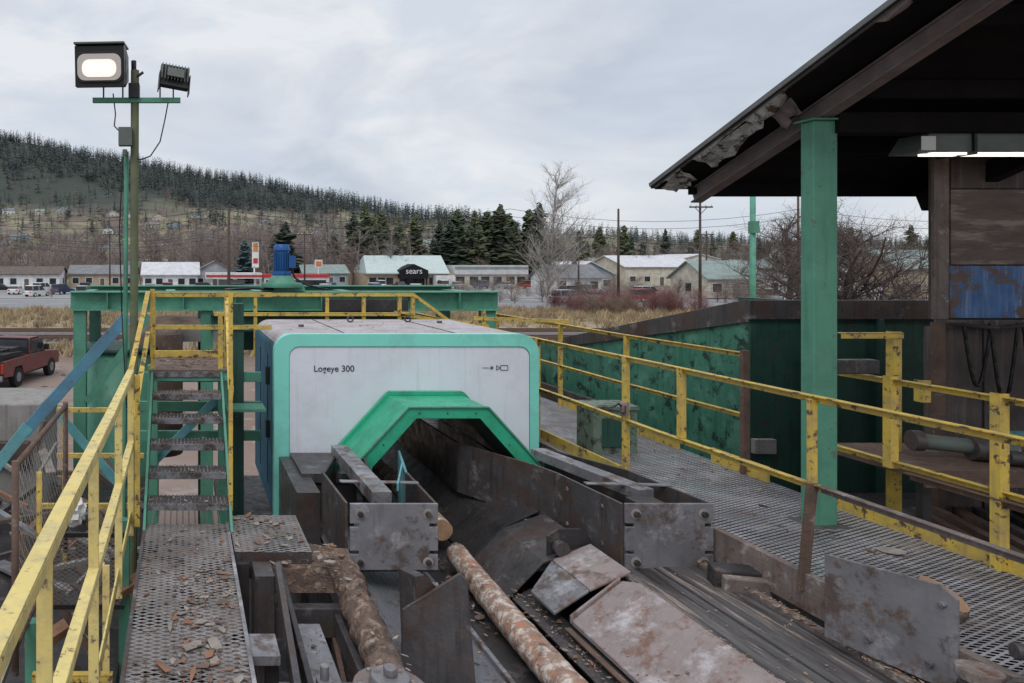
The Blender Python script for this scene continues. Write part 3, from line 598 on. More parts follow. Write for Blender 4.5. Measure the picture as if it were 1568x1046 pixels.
# ------------------------------------------------------------------ infeed guides
def end_plate(b, x0, x1, y, z0, z1, m=steel_w):
    def slot(xe, zc, d): return [(xe, y, zc - .013), (xe + d * .06, y, zc - .013), (xe + d * .06, y, zc + .013), (xe, y, zc + .013)]
    pts_ = [(x0, y, z0), (x1, y, z0)]
    for zc in (z0 + .12, z1 - .15): pts_ += slot(x1, zc, -1)
    pts_ += [(x1, y, z1), (x0, y, z1)]
    for zc in (z1 - .15, z0 + .12): pts_ += [q for q in reversed(slot(x0, zc, 1))]
    b.prism(pts_, (0, .022, 0), m)
    for bx in (x0 + .07, x1 - .07):
        for bz in (z0 + .055, z1 - .07):
            b.tube((bx, y - .006, bz), (bx, y, bz), .036, chipC, n=14); b.tube((bx, y - .028, bz), (bx, y - .006, bz), .022, steel_b, n=6)
def wallseg(b, p, q, z0, z1, t, m):
    d = (Vector((q[0], q[1], 0)) - Vector((p[0], p[1], 0))).normalized(); nrm = Vector((-d.y, d.x, 0)) * t
    b.prism([(p[0], p[1], z0), (p[0], p[1], z1), (q[0], q[1], z1), (q[0], q[1], z0)], nrm, m)
b = B()
end_plate(b, 1.16, 1.77, 4.98, -2.12, -1.66)
wallseg(b, (1.15, 5.003), (1.13, 5.75), -2.12, -1.66, .02, steel); wallseg(b, (1.13, 5.75), (1.42, 6.5), -2.12, -1.68, .02, steel_b)
wallseg(b, (1.77, 5.003), (1.80, 5.75), -2.12, -1.66, .02, steel); wallseg(b, (1.80, 5.752), (1.95, 6.45), -2.12, -1.67, .02, bluel)
wallseg(b, (1.45, 5.3), (1.62, 6.4), -2.10, -1.70, .02, steel_b)
b.beam((1.42, 5.12, -1.67), (1.40, 6.45, -1.67), .14, .10, steel_w); b.beam((1.2, 5.5, -1.66), (1.79, 5.46, -1.66), .05, .012, steel_w)
b.beam((1.60, 5.35, -1.66), (1.80, 5.9, -1.66), .015, .06, bluel)
b.box(1.15, 1.79, 5.0, 5.35, -2.14, -2.121, steel_b)
b.box(1.56, 1.60, 6.6, 7.0, -2.2, -1.9, steel_b)
b.build('infeed_guide', bevel=.004)
b = B()
end_plate(b, 3.07, 3.68, 4.98, -2.12, -1.66)
wallseg(b, (3.07, 5.003), (3.0, 5.75), -2.12, -1.665, .02, steel); wallseg(b, (3.0, 5.752), (2.93, 6.0), -2.10, -1.665, .02, steel)
wallseg(b, (2.93, 6.002), (2.58, 6.7), -2.12, -1.665, .025, steel); wallseg(b, (2.58, 6.702), (2.56, 8.6), -2.12, -1.665, .025, steel_b)
wallseg(b, (3.68, 5.003), (3.60, 5.8), -2.12, -1.66, .02, steel); wallseg(b, (3.60, 5.802), (3.28, 6.5), -2.12, -1.66, .02, steel_b)
b.beam((3.42, 5.3, -1.70), (3.18, 6.45, -1.69), .13, .08, steel_w); b.beam((3.05, 5.45, -1.66), (3.66, 5.40, -1.66), .05, .012, steel_w)
for (x, y, z) in ((3.045, 5.2, -1.75), (3.045, 5.2, -2.02), (3.01, 5.6, -1.75), (3.01, 5.6, -2.02)): b.tube((x - .02, y, z), (x + .02, y, z), .02, tread, n=6)
b.box(3.2, 3.4, 5.05, 5.2, -1.9, -1.68, steel_b)
b.build('infeed_guide', bevel=.004)

# ------------------------------------------------------------------ conveyor trough
b = B()
def strip(pr, y0, y1, m, t=.02):
    for (xa, za), (xb, zb) in zip(pr[:-1], pr[1:]):
        b.prism([(xa, y0, za), (xb, y0, zb), (xb, y0, zb - t), (xa, y0, za - t)], (0, y1 - y0, 0), m)
strip([(1.13, -2.22), (1.86, -2.40)], 1.2, 6.9, belt)
strip([(1.88, -2.43), (2.34, -2.43)], 1.2, 9.4, steel_b)
b.beam((1.87, 1.2, -2.39), (1.87, 7, -2.39), .03, .05, steel_w)
strip([(2.36, -2.43), (2.62, -2.16), (2.92, -2.02)], 5.9, 9.4, steel_b); strip([(2.36, -2.43), (2.62, -2.16), (2.96, -2.04)], 5.22, 5.89, steel)
strip([(2.38, -2.42), (2.52, -2.34)], 1.2, 5.2, steel_b)
b.angle((2.37, 1.2, -2.37), (2.37, 5.1, -2.37), .07, .012, steel); b.angle((2.46, 1.2, -2.33), (2.46, 4.6, -2.33), .04, .012, rusty)
strip([(2.975, -2.115), (3.26, -2.105)], 1.2, 6.4, beltw, .03); strip([(3.275, -2.10), (3.575, -2.09)], 1.2, 6.4, beltw, .03)
b.beam((3.61, 1.2, -2.10), (3.61, 6.4, -2.10), .05, .08, brownsteel); b.beam((2.955, 1.2, -2.10), (2.955, 4.95, -2.10), .02, .05, steel_w)
b.beam((3.27, 1.2, -2.12), (3.27, 6.4, -2.12), .012, .03, steel_b)
b.prism([(2.66, 5.24, -2.13), (2.66, 5.24, -1.98), (2.74, 5.24, -1.93), (2.90, 5.24, -1.93), (2.98, 5.24, -2.0), (2.98, 5.24, -2.03)], (0, .02, 0), steel_b)
b.tube((2.74, 5.18, -2.06), (2.74, 5.232, -2.06), .055, steel, n=16)
for yy in (1.8, 2.8, 3.8, 4.8, 5.8, 6.8): b.box(.95, 3.65, yy, yy + .1, -2.75, -2.48, steel_b)
b.box(1.0, 1.12, 1.2, 7, -2.7, -2.24, steel_b); b.box(3.56, 3.7, 1.2, 7, -2.7, -2.15, steel_b)
b.box(.4, 3.7, .8, 9.4, -2.9, -2.76, steel_b)  # black base slab added to keep the gaps under the conveyor dark
b.build('log_conveyor', bevel=.004)
b = B()
def slab(pts_, t, m): b.prism(pts_, (0, 0, -t), m)
slab([(2.50, 2.2, -2.29), (2.93, 2.2, -2.04), (2.93, 4.60, -2.04), (2.86, 4.68, -2.06), (2.50, 4.62, -2.29)], .03, steel_r)
slab([(2.43, 4.70, -2.28), (2.67, 4.72, -2.14), (2.67, 5.20, -2.14), (2.43, 5.02, -2.28)], .02, steel_w)
slab([(2.675, 4.72, -2.135), (2.95, 4.73, -2.02), (2.95, 5.20, -2.02), (2.675, 5.20, -2.135)], .02, steel_r)
b.prism([(2.50, 4.625, -2.32), (2.86, 4.69, -2.10), (2.86, 4.69, -2.045), (2.50, 4.625, -2.265)], (0, .02, 0), steel_r)
b.build('slide_plate', bevel=.005)
b = B()
b.prism([(3.50, 3.92, -2.03), (3.50, 3.92, -1.58), (3.66, 3.47, -1.55), (3.69, 3.42, -1.60), (3.69, 3.42, -2.05)], (.016, .006, 0), steel_w)
b.beam((3.62, 3.75, -1.9), (3.80, 3.9, -1.95), .05, .05, steel); b.beam((3.66, 3.72, -2.15), (3.66, 3.72, -1.85), .06, .06, steel)
for bx, by, bz in ((3.56, 3.73, -1.95), (3.64, 3.5, -1.95), (3.66, 3.46, -1.64)): b.tube((bx - .012, by, bz), (bx + .01, by + .004, bz), .016, tread, n=6)
b.build('steel_paddle', bevel=.003)
b = B()
b.prism([(1.20, 3.95, -2.36), (1.21, 3.95, -1.90), (1.27, 3.93, -1.85), (1.50, 3.88, -1.67), (1.53, 3.86, -1.70), (1.55, 3.80, -2.22), (1.42, 3.83, -2.34), (1.32, 3.88, -2.36)], (0, .02, 0), steel)
b.prism([(1.30, 3.96, -2.2), (1.28, 3.96, -1.72), (1.33, 3.96, -1.71), (1.44, 3.96, -1.82), (1.44, 3.96, -2.2)], (.012, .35, -.1), steel); b.tube((1.30, 4.0, -1.79), (1.42, 4.0, -1.79), .02, tread, n=8)
b.box(1.22, 1.52, 3.9, 4.1, -2.36, -2.31, steel_b)
b.build('steel_paddle', bevel=.003)

# ------------------------------------------------------------------ logs
def log(name, p, q, r0, r1, m, seed=1, segs=26, n=20, knot=.06):
    rg = random.Random(seed); p = Vector(p); q = Vector(q); d = (q - p).normalized(); a = d.cross(Vector((0, 0, 1))).normalized(); c = a.cross(d)
    b = B(); vs = []; ph = rg.random() * 6
    for i in range(segs + 1):
        f = i / segs; ctr = p.lerp(q, f) + a * .01 * math.sin(f * 5 + ph) + c * .008 * math.sin(f * 7)
        for k in range(n):
            t = k / n * 6.283; r = (r0 + (r1 - r0) * f) * (1 + rg.uniform(-knot, knot) * .6 + .03 * math.sin(3 * t + f * 8 + ph))
            vs.append(ctr + a * math.cos(t) * r + c * math.sin(t) * r)
    b.add(vs, [(i * n + k, i * n + (k + 1) % n, (i + 1) * n + (k + 1) % n, (i + 1) * n + k) for i in range(segs) for k in range(n)], m, True)
    b.add(vs[:n], [tuple(range(n))], cut); b.add(vs[-n:], [tuple(range(n))], cut)
    return b.build(name)
log('log', (2.02, 2.2, -2.29), (2.17, 5.7, -2.30), .11, .085, bark, 3, segs=60)
log('log', (2.16, 6.0, -2.22), (2.16, 9.0, -2.24), .085, .10, bark, 4)
log('bark_covered_log', (1.01, 2.9, -2.06), (1.04, 4.72, -2.01), .085, .10, bark_d, 5, knot=.28, segs=40, n=14)
b = B(); rg = random.Random(2)
g = [[(.50 + .09 * i, 4.56 + .09 * j, -1.93 + .035 * rg.random() - .012 * abs(i - 3)) for i in range(8)] for j in range(5)]
vs = [p for r_ in g for p in r_]
b.add(vs, [(j * 8 + i, j * 8 + i + 1, (j + 1) * 8 + i + 1, (j + 1) * 8 + i) for j in range(4) for i in range(7)], bark_d)
b.add([(p[0], p[1] - .01, -2.08) for p in g[0]] + g[0], [(i, i + 1, 8 + i + 1, 8 + i) for i in range(7)], bark_d); b.build('bark_debris_heap')
log('timber_offcut', (3.93, 3.80, -1.83), (3.97, 3.74, -1.72), .11, .11, bark_d, 8, segs=3, n=14)
b = B(); b.box(3.46, 3.74, 4.62, 4.74, -2.12, -1.97, steel_b, rot=-14, tilt=('X', 6)); b.box(3.47, 3.73, 4.56, 4.62, -2.12, -2.0, brownsteel, rot=-14, tilt=('X', 6))
b.build('steel_block', bevel=.01)

# ------------------------------------------------------------------ left walkway with grating
def plate_strip(b, x0, x1, y0, y1, z, m): b.add([(x0, y0, z), (x1, y0, z), (x1, y1, z), (x0, y1, z)], [(0, 1, 2, 3)], m)
b = B()
plate_strip(b, -.27, .31, .9, 5.12, -1.85, grateL)
b.beam((-.27, .9, -1.88), (-.27, 5.12, -1.88), .02, .07, steel); b.beam((.315, .9, -1.875), (.315, 5.12, -1.875), .02, .07, steel_w)
for i in range(8): b.box(-.26, .3, 1 + i * .58, 1.05 + i * .58, -1.92, -1.86, rusty)
b.box(-.28, .33, .9, 5.2, -1.97, -1.93, chipA)
b.box(.335, .83, 4.62, 5.3, -2.02, -1.856, steel); plate_strip(b, .335, .83, 4.62, 5.3, -1.85, grateL)
b.box(.34, .42, 4.55, 4.6, -2.6, -1.9, steel_b); b.box(.93, 1.12, 5.85, 6.95, -2.5, -1.86, steel); b.box(1.04, 1.5, 6.3, 6.95, -2.5, -1.915, steel_b); b.box(1.04, 1.46, 6.28, 6.98, -1.91, -1.83, steel)
b.build('grated_walkway', bevel=0)
b = B()
b.box(.36, .40, 3.5, 3.62, -2.7, -1.93, steel); b.box(.33, .47, 3.45, 3.66, -1.93, -1.88, steel_w); b.box(.40, .47, 3.52, 3.66, -2.6, -1.93, steel_b)
b.beam((.52, 3.2, -1.98), (.58, 4.4, -1.88), .035, .12, steel); b.beam((.60, 3.0, -2.1), (.60, 4.5, -1.95), .03, .2, steel_b)
b.box(.62, .80, 3.0, 4.2, -2.16, -2.10, steel_w); b.box(.62, .66, 3.0, 4.2, -2.5, -2.161, steel_b)
b.box(.93, .97, 3.0, 4.5, -2.45, -2.15, steel); b.beam((.80, 3.1, -2.3), (.93, 4.4, -2.3), .03, .03, rusty); b.beam((.84, 3.1, -2.4), (.88, 4.5, -2.4), .04, .04, steel_w)
b.box(.55, .98, 4.42, 4.5, -2.3, -2.12, steel); b.tube((.70, 3.55, -2.1), (.70, 3.55, -1.98), .022, steel_w, n=10); b.tube((.70, 3.55, -2.08), (.70, 3.55, -2.05), .045, steel_w, n=6)
for yy in (3.2, 3.9): b.tube((.5, yy, -2.3), (1.0, yy, -2.3), .03, steel_w, n=10)
b.box(.44, .56, 4.38, 4.6, -2.5, -1.9, steel)
b.build('chain_frame', bevel=.004)
b = B()
b.tube((.97, 3.36, -2.2), (.97, 3.36, -1.97), .20, brownsteel, n=24, r1=.17); b.tube((.97, 3.36, -1.97), (.97, 3.36, -1.92), .10, steel_w, n=20, r1=.09); b.tube((.97, 3.36, -1.92), (.97, 3.36, -1.88), .035, steel_w, n=6)
b.box(.70, .95, 3.25, 3.45, -2.1, -2.03, steel_w)
for k in range(6): a = k * 1.047; b.tube((.97 + .14 * math.cos(a), 3.36 + .14 * math.sin(a), -1.99), (.97 + .14 * math.cos(a), 3.36 + .14 * math.sin(a), -1.955), .014, steel_w, n=6)
b.build('bearing_hub', bevel=.006)
b = B()
b.tube((3.62, 3.05, -1.86), (3.95, 3.25, -1.86), .07, steel_w, n=18); b.tube((3.58, 3.02, -1.86), (3.62, 3.05, -1.86), .10, steel, n=18)
b.tube((3.7, 3.2, -1.72), (4.0, 3.1, -1.74), .035, steel, n=14); b.box(3.55, 3.75, 3.1, 3.3, -2.1, -1.90, steel_b); b.tube((3.85, 3.2, -1.86), (3.85, 3.2, -1.7), .05, tread, n=14); b.tube((3.55, 3.2, -1.85), (3.55, 3.2, -1.8), .08, brownsteel, n=16)
b.build('pipe_fitting', bevel=.004)

# ------------------------------------------------------------------ right walkway
b = B()
plate_strip(b, 3.76, 5.0, 1.0, 12.5, -1.85, grateR)
b.box(3.70, 3.755, 1.0, 12.5, -2.06, -1.84, brownsteel)
for i in range(13): b.box(3.77, 5.0, 1.2 + i * .9, 1.26 + i * .9, -1.98, -1.87, rusty)
b.box(3.76, 5.3, 1, 12.5, -2.5, -2.45, steel_b)
b.build('walkway', bevel=0)
b = B(); b.box(4.96, 4.985, 1.0, 5.6, -1.86, -1.72, yellow); b.box(4.96, 4.985, 6.1, 6.75, -1.86, -1.72, yellow); b.box(4.96, 4.985, 7.2, 9.5, -1.86, -1.74, yellow)
b.box(3.80, 3.82, 6.2, 8.4, -1.86, -1.75, yellow)
b.build('toe_board', bevel=.003)

# ------------------------------------------------------------------ handrails
def post(b, x, y, z0, z1, m=yellow, w=.042):
    b.box(x - w / 2, x + w / 2, y - .006, y + .006, z0, z1, m); b.box(x - w / 2, x - w / 2 + .008, y + .006, y + w, z0, z1, m)
def rail(b, p, q, m=yellow, w=.042):
    p = Vector(p); q = Vector(q); L = (q - p).length; k = max(1, int(L / 1.3)); rr_ = random.Random(int(L * 100)); prev = p
    for i in range(1, k + 1):        # slightly dented and bowed, as used steel is
        nx_ = p.lerp(q, i / k) + (Vector((rr_.uniform(-.006, .006), 0, rr_.uniform(-.008, .006))) if i < k else Vector())
        b.angle(prev, nx_, w, .008, m, 1); prev = nx_
b = B()
rail(b, (3.76, 1.5, -.78), (3.76, 11.5, -.78)); rail(b, (3.76, 4.25, -1.31), (3.76, 11.5, -1.31)); rail(b, (3.76, 1.5, -1.31), (3.76, 4.25, -1.31), brownsteel)
for yy in (6.08, 7.6, 9.6, 11.3): post(b, 3.76, yy, -1.9, -.78)
b.beam((3.74, 4.27, -.80), (3.74, 4.27, -1.3), .05, .02, yellow, up=(0, 1, 0)); b.beam((3.74, 4.27, -1.3), (3.70, 4.29, -1.95), .055, .025, rusty, up=(0, 1, 0)); post(b, 3.76, 5.4, -1.31, -.78); post(b, 3.76, 2.4, -1.9, -.78)
b.tube((3.73, 6.07, -1.27), (3.73, 6.07, -1.16), .035, chipC, n=8); b.tube((3.71, 6.05, -1.19), (3.69, 6.03, -1.25), .025, steel, n=8); b.path([(3.7, 6.05, -1.2), (3.66, 6.04, -1.17), (3.62, 6.04, -1.2)], .008, black, 6)
b.build('handrail', bevel=.002)
b = B()
rail(b, (4.95, 6.36, -.78), (4.95, 11.5, -.78)); rail(b, (4.95, 6.36, -1.32), (4.95, 11.5, -1.32))
for yy in (8.0, 9.4, 11.3): post(b, 4.95, yy, -1.85, -.78)
b.box(4.93, 4.99, 6.32, 6.36, -1.9, -.76, rusty)
rail(b, (4.95, 1.5, -.80), (4.95, 5.45, -.80)); rail(b, (4.95, 1.5, -1.37), (4.95, 5.45, -1.37)); b.angle((4.94, 1.6, -1.42), (4.94, 4.9, -1.42), .05, .008, rusty)
for yy in (5.0, 4.33, 3.0): post(b, 4.95, yy, -1.85 if yy < 4.5 else -1.42, -.78, w=.055)
post(b, 5.42, 5.45, -1.9, -.51, w=.06); rail(b, (4.98, 5.45, -.52), (5.45, 5.45, -.52)); post(b, 5.38, 5.2, -1.0, -.84, w=.06)
b.build('handrail', bevel=.002)
b = B()
rail(b, (-.385, .7, -.78), (-.385, 5.3, -.78), yellow_n, .05); rail(b, (-.385, .7, -1.31), (-.385, 5.3, -1.31), yellow_n, .046); b.box(-.392, -.382, .7, 5.3, -1.90, -1.82, yellow_n)
for yy in (2.0, 3.1, 4.3, 5.3): post(b, -.385, yy, -2.0, -.78, yellow_n, .045)
post(b, -.33, 5.2, -1.9, -.80, yellow, .04)
b.build('handrail', bevel=.002)
b = B()
rail(b, (-.31, 6.4, -.24), (-.40, 5.25, -.86)); rail(b, (-.31, 6.4, -.60), (-.38, 5.3, -1.25))
post(b, -.27, 6.4, -.95, -.22); post(b, .345, 5.17, -1.87, -.21, w=.03); post(b, .40, 6.5, -.95, -.24); post(b, .335, 6.4, -.95, -.45)
rail(b, (.345, 5.17, -.9), (.40, 6.5, -.30))
for z in (-.29, -.62): rail(b, (-.3, 7.3, z), (.9, 7.3, z))
post(b, -.3, 7.3, -.95, -.28); post(b, .45, 7.3, -.95, -.28); rail(b, (-.3, 6.4, -.24), (-.3, 7.3, -.29))
rail(b, (.40, 9.2, -.37), (2.95, 9.2, -.37)); rail(b, (.40, 9.2, -.62), (2.95, 9.2, -.62))
for xx in (.55, .93, 1.85, 2.32, 2.78, 2.95): post(b, xx, 9.2, -1.2, -.37)
rail(b, (2.95, 9.2, -.37), (3.4, 9.2, -.70)); rail(b, (2.78, 9.2, -.62), (3.9, 9.2, -.80)); rail(b, (3.4, 9.2, -.70), (3.95, 9.3, -.78)); post(b, 3.9, 9.3, -1.5, -.60)
rail(b, (3.76, 9.3, -.68), (5.0, 9.3, -.72))
b.build('handrail', bevel=.002)

# ------------------------------------------------------------------ steel staircase and landing
b = B()
for i in range(6):
    y = 5.16 + i * .236; z = -1.72 + i * .154
    b.box(-.255, .325, y, y + .19, z - .012, z, steel if i < 4 else chipA); b.box(-.255, .325, y - .012, y, z - .045, z + .002, tread)
    for k in range(20): b.box(-.252 + k * .029, -.242 + k * .029, y - .016, y + .19, z - .002, z + .007, tread)
for x in (-.27, .34): b.beam((x, 5.0, -1.93), (x, 6.45, -.98), .02, .16, green)
b.box(-.30, .42, 6.36, 7.3, -1.0, -.952, green); b.box(-.30, .42, 6.35, 7.3, -.951, -.93, chipA)
b.box(-.29, .41, 6.342, 6.352, -1.03, -.985, green_l)
b.box(-.29, .41, 7.18, 7.2, -.93, -.86, yellow)
for x in (-.3, .4): b.box(x - .05, x + .05, 7.1, 7.2, -5, -1.0, green)
for z in (-1.15, -1.45, -1.75): b.beam((-.6, 7.35, z), (.8, 7.35, z), .05, .10, green)
b.beam((-.3, 7.25, -2.0), (.4, 7.25, -1.3), .04, .08, bluel); b.box(.5, .62, 7.3, 7.42, -5, -.4, green_d); b.box(.42, .80, 6.9, 7.2, -1.42, -1.39, green)
plate_strip(b, -.27, .34, 5.1, 6.2, -2.1, gratev)
b.build('steel_staircase', bevel=.003)

# ------------------------------------------------------------------ green gantry frame with blue motor
b = B()
b.ibeam((-1.64, 10.5, -.53), (4.6, 10.5, -.53), .25, .28, .02, green_l); b.ibeam((-1.6, 12.3, -.50), (4.6, 12.3, -.50), .25, .28, .02, green)
for x in (-1.5, .35, 2.6, 4.45): b.box(x - .09, x + .09, 10.42, 10.6, -5, -.675, green); b.box(x - .09, x + .09, 12.2, 12.4, -5, -.645, green_d)
for x in (-1.5, -.2, 1.2, 2.6, 4.45): b.ibeam((x, 10.63, -.52), (x, 12.17, -.52), .15, .2, .015, green)
b.ibeam((.4, 10.3, -.83), (3.4, 10.3, -.83), .2, .24, .02, green_d); b.box(.9, 3.2, 10.9, 11.8, -1.3, -.7, green_d)
b.beam((-1.4, 10.45, -2.0), (-.5, 10.45, -.75), .08, .10, green)
b.box(1.15, 1.75, 10.3, 10.7, -.385, -.33, green_l)
for x in (-1.1, -.55, .0, .75, 2.0, 2.6, 3.3, 4.0): b.box(x, x + .012, 10.376, 10.49, -.65, -.41, green_l)
b.box(2.0, 3.2, 10.2, 10.28, -.66, -.50, steel_b); b.path([(.6, 10.3, -.36), (1.0, 10.3, -.34), (1.3, 10.3, -.36)], .02, black, 6)
b.build('steel_gantry', bevel=.006)
b = B()
b.tube((1.43, 10.4, -.33), (1.43, 10.4, -.27), .30, green_l, n=24); b.tube((1.43, 10.4, -.27), (1.43, 10.4, -.16), .22, green, n=24, r1=.14)
b.tube((1.43, 10.4, -.16), (1.43, 10.4, -.10), .14, motorblue, n=20); b.tube((1.43, 10.4, -.10), (1.43, 10.4, .2), .105, motorblue, n=20)
for k in range(20): a = k * .314; b.beam((1.43 + .115 * math.cos(a), 10.4 + .115 * math.sin(a), -.07), (1.43 + .115 * math.cos(a), 10.4 + .115 * math.sin(a), .17), .01, .03, motorblue)
b.tube((1.43, 10.4, .2), (1.43, 10.4, .29), .13, motorblue, n=20, r1=.10); b.box(1.52, 1.62, 10.3, 10.42, -.05, .12, motorblue)
b.path([(1.56, 10.36, -.05), (1.62, 10.36, -.2), (1.8, 10.36, -.3), (2.1, 10.4, -.37)], .014, black)
b.build('electric_motor', bevel=.004)
b = B(); b.tube((-1.0, 11.4, -5), (-1.0, 11.4, -1.35), .62, green, n=32); b.tube((-1.0, 11.4, -1.35), (-1.0, 11.4, -1.28), .66, green_d, n=32)
b.tube((-.35, 11.5, -3), (-.35, 11.5, -1.1), .35, rusty, n=24); b.build('green_tank')
b = B(); b.box(-.9, .9, 11.6, 13.5, -1.25, -1.0, concrete); b.prism([(-.9, 11.6, -1.0), (.9, 11.6, -1.0), (.5, 11.9, -.93), (-.3, 12, -.9)], (0, .8, 0), chipA); b.build('debris_bin')
b = B(); b.beam((-.62, 8, -.58), (-1.75, 7.9, -1.86), .03, .13, blue); b.beam((-1.70, 7.9, -1.78), (-2.35, 7.8, -2.6), .03, .13, bluel); b.beam((-1.30, 7.6, -1.60), (-.7, 7.6, -2.3), .03, .09, bluel)
b.build('diagonal_brace', bevel=.003)
b = B()
for x in (-1.22, -.62): post(b, x, 7.4, -3.2, -1.45)
rail(b, (-1.3, 7.4, -1.48), (-.4, 7.4, -1.48)); rail(b, (-1.3, 7.4, -1.95), (-.4, 7.4, -1.95)); rail(b, (-1.25, 6.3, -2.1), (-.4, 6.3, -2.1))
b.build('handrail', bevel=.002)
b = B(); b.box(-2.9, -1.78, 9, 10.2, -5, -1.75, concrete); b.box(-2.4, -1.9, 8.9, 8.99, -2.5, -2.2, steel); b.tube((-1.8, 8.8, -2.3), (-1.7, 8.8, -1.9), .03, rusty); b.build('concrete_block', bevel=.02)

# chain-link gate, guard screens on the left
b = B()
b.add([(-.98, 4.2, -2.25), (-.98, 6.0, -2.25), (-.98, 6.0, -1.18), (-.98, 4.2, -1.18)], [(0, 1, 2, 3)], link)
for yy in (4.2, 6.0): b.tube((-.98, yy, -2.4), (-.98, yy, -1.15), .022, rusty)
b.tube((-.98, 4.2, -1.18), (-.98, 6.0, -1.18), .02, rusty); b.tube((-.98, 4.2, -2.25), (-.98, 6.0, -2.25), .018, rusty); b.tube((-.90, 4.5, -2.3), (-.90, 4.5, -1.3), .018, yellow)
b.build('chain_link_fence')
b = B()
b.add([(-.95, 4.9, -2.32), (-.42, 4.9, -2.32), (-.42, 4.9, -1.85), (-.95, 4.9, -1.80)], [(0, 1, 2, 3)], gratev)
b.box(-.96, -.40, 4.89, 4.91, -1.86, -1.83, black); b.box(-.96, -.40, 4.89, 4.91, -2.35, -2.32, black)
for x in (-.8, -.46): post(b, x, 4.3, -4.5, -1.8, yellow_n)
b.box(-.99, -.90, 4.5, 4.58, -5, -2.25, green); b.box(-.5, -.42, 5.6, 5.68, -5, -2.0, green)
rail(b, (-.9, 4.3, -2.45), (-.42, 4.3, -2.45)); b.beam((-1.2, 5.2, -2.0), (-.5, 5.0, -2.9), .03, .05, rusty)
b.build('guard_screen')
b = B()
for i in range(130):
    x = rng.uniform(-3.6, -.6); y = rng.uniform(5.2, 10); z = rng.uniform(-3.4, -2.5) + (y - 6) * .05; a = rng.uniform(0, 3.14); l = rng.uniform(.15, .8)
    b.beam((x - l * math.cos(a), y - l * math.sin(a), z - .1), (x + l * math.cos(a), y + l * math.sin(a), z + rng.uniform(-.2, .2)), rng.uniform(.02, .12), rng.uniform(.02, .06), rng.choice([rusty, steel, steel_b, polewood, steel_w, chipB, chipC, concrete]))
b.box(-3.6, -.5, 4, 10.5, -5, -3.1, steel_b); b.build('scrap_heap')
bm = bmesh.new(); bmesh.ops.create_icosphere(bm, subdivisions=3, radius=.09)
for v_ in bm.verts: v_.co *= 1 + random.uniform(-.18, .18); v_.co.z *= 1.2
me = bpy.data.meshes.new('plastic_bag'); bm.to_mesh(me); bm.free(); me.materials.append(trim); o_ = bpy.data.objects.new('plastic_bag', me); scene.collection.objects.link(o_); o_.location = (-.80, 5.25, -1.80)

# ------------------------------------------------------------------ floodlight pole
b = B()
b.tube((-.425, 6.0, -5), (-.40, 6.0, 1.62), .035, mossy, n=14); b.tube((-.50, 6.05, -3), (-.475, 6.05, .95), .02, green_l, n=10)
b.box(-.75, -.02, 5.96, 6.0, 1.345, 1.385, green); b.box(-.53, -.42, 5.9, 5.98, .98, 1.13, lampgrey); b.tube((-.48, 5.94, .95), (-.48, 5.94, .90), .02, lampgrey)
b.box(-.45, -.36, 5.93, 6.04, 1.38, 1.5, black); b.tube((-.40, 5.98, 1.55), (-.33, 5.98, 1.6), .012, black); b.tube((-.41, 6, 1.6), (-.41, 6, 1.7), .022, black)
for xx in (-.66, -.5, -.19, -.08): b.beam((xx, 5.98, 1.38), (xx, 5.98, 1.50), .012, .02, black)
pp = [(-.12, 5.97, 1.36), (-.15, 5.97, 1.2), (-.19, 5.97, 1.02), (-.27, 5.97, .9), (-.36, 5.98, .87), (-.41, 5.98, .9)]; b.path(pp, .006, black, 6)
b.path([(-.58, 5.97, 1.42), (-.56, 5.97, 1.25), (-.57, 5.97, 1.15), (-.5, 5.97, 1.08)], .006, black, 6)
b.path([(-.50, 6.0, .9), (-.53, 6, .3), (-.51, 6, -.4), (-.47, 6, -1.2)], .006, black, 6)
pole = b.build('floodlight_pole', bevel=.002)
def rrect(cx, cz, w_, h_, r, y, n=5):
    p = []
    for sx, sz, a0 in ((1, 1, 0), (-1, 1, 90), (-1, -1, 180), (1, -1, 270)):
        for i in range(n + 1):
            a = R(a0 + 90 * i / n); p.append((cx + sx * (w_ / 2 - r) + r * abs(math.cos(a)) * sx, y, cz + sz * (h_ / 2 - r) + r * abs(math.sin(a)) * sz))
    return p
b = B()
b.prism([(-.20, -.08, -.17), (-.20, -.08, .15), (-.20, .0, .17), (-.20, .22, .11), (-.20, .22, -.09), (-.20, .0, -.17)], (.40, 0, 0), black)
b.box(-.205, .205, -.10, .20, .165, .18, lampgrey)
b.prism(rrect(0, -.02, .38, .24, .05, -.092), (0, .011, 0), black)
b.prism(rrect(0, -.02, .355, .21, .06, -.098), (0, .005, 0), EMIT('lamp_glass', (.36, .33, .31), .35))
b.prism(rrect(0, -.03, .28, .14, .06, -.102), (0, .004, 0), EMIT('lamp_reflector', (.95, .82, .74), .5))
for cx in (-.055, .055): b.prism(rrect(cx, -.03, .09, .07, .034, -.106), (0, .004, 0), EMIT('lamp_tube', (1, .97, .9), 2.0))
o_ = b.build('floodlight_head', bevel=.006, loc=(-.67, 5.88, 1.62)); o_.rotation_euler = (R(6), 0, R(-3)); o_.parent = pole
b = B()
b.box(-.12, .12, -.02, .03, -.10, .10, black)
for i in range(9): b.box(-.115 + i * .027, -.108 + i * .027, -.055, -.02, -.06, .09, lampgrey)
b.box(-.07, .07, -.07, -.055, -.04, .04, lampgrey); b.box(-.13, -.121, -.04, .02, -.16, .02, black); b.box(.121, .13, -.04, .02, -.16, .02, black)
o_ = b.build('led_floodlight_head', bevel=.003, loc=(-.07, 5.95, 1.55)); o_.rotation_euler = (R(-20), R(8), R(10)); o_.parent = pole

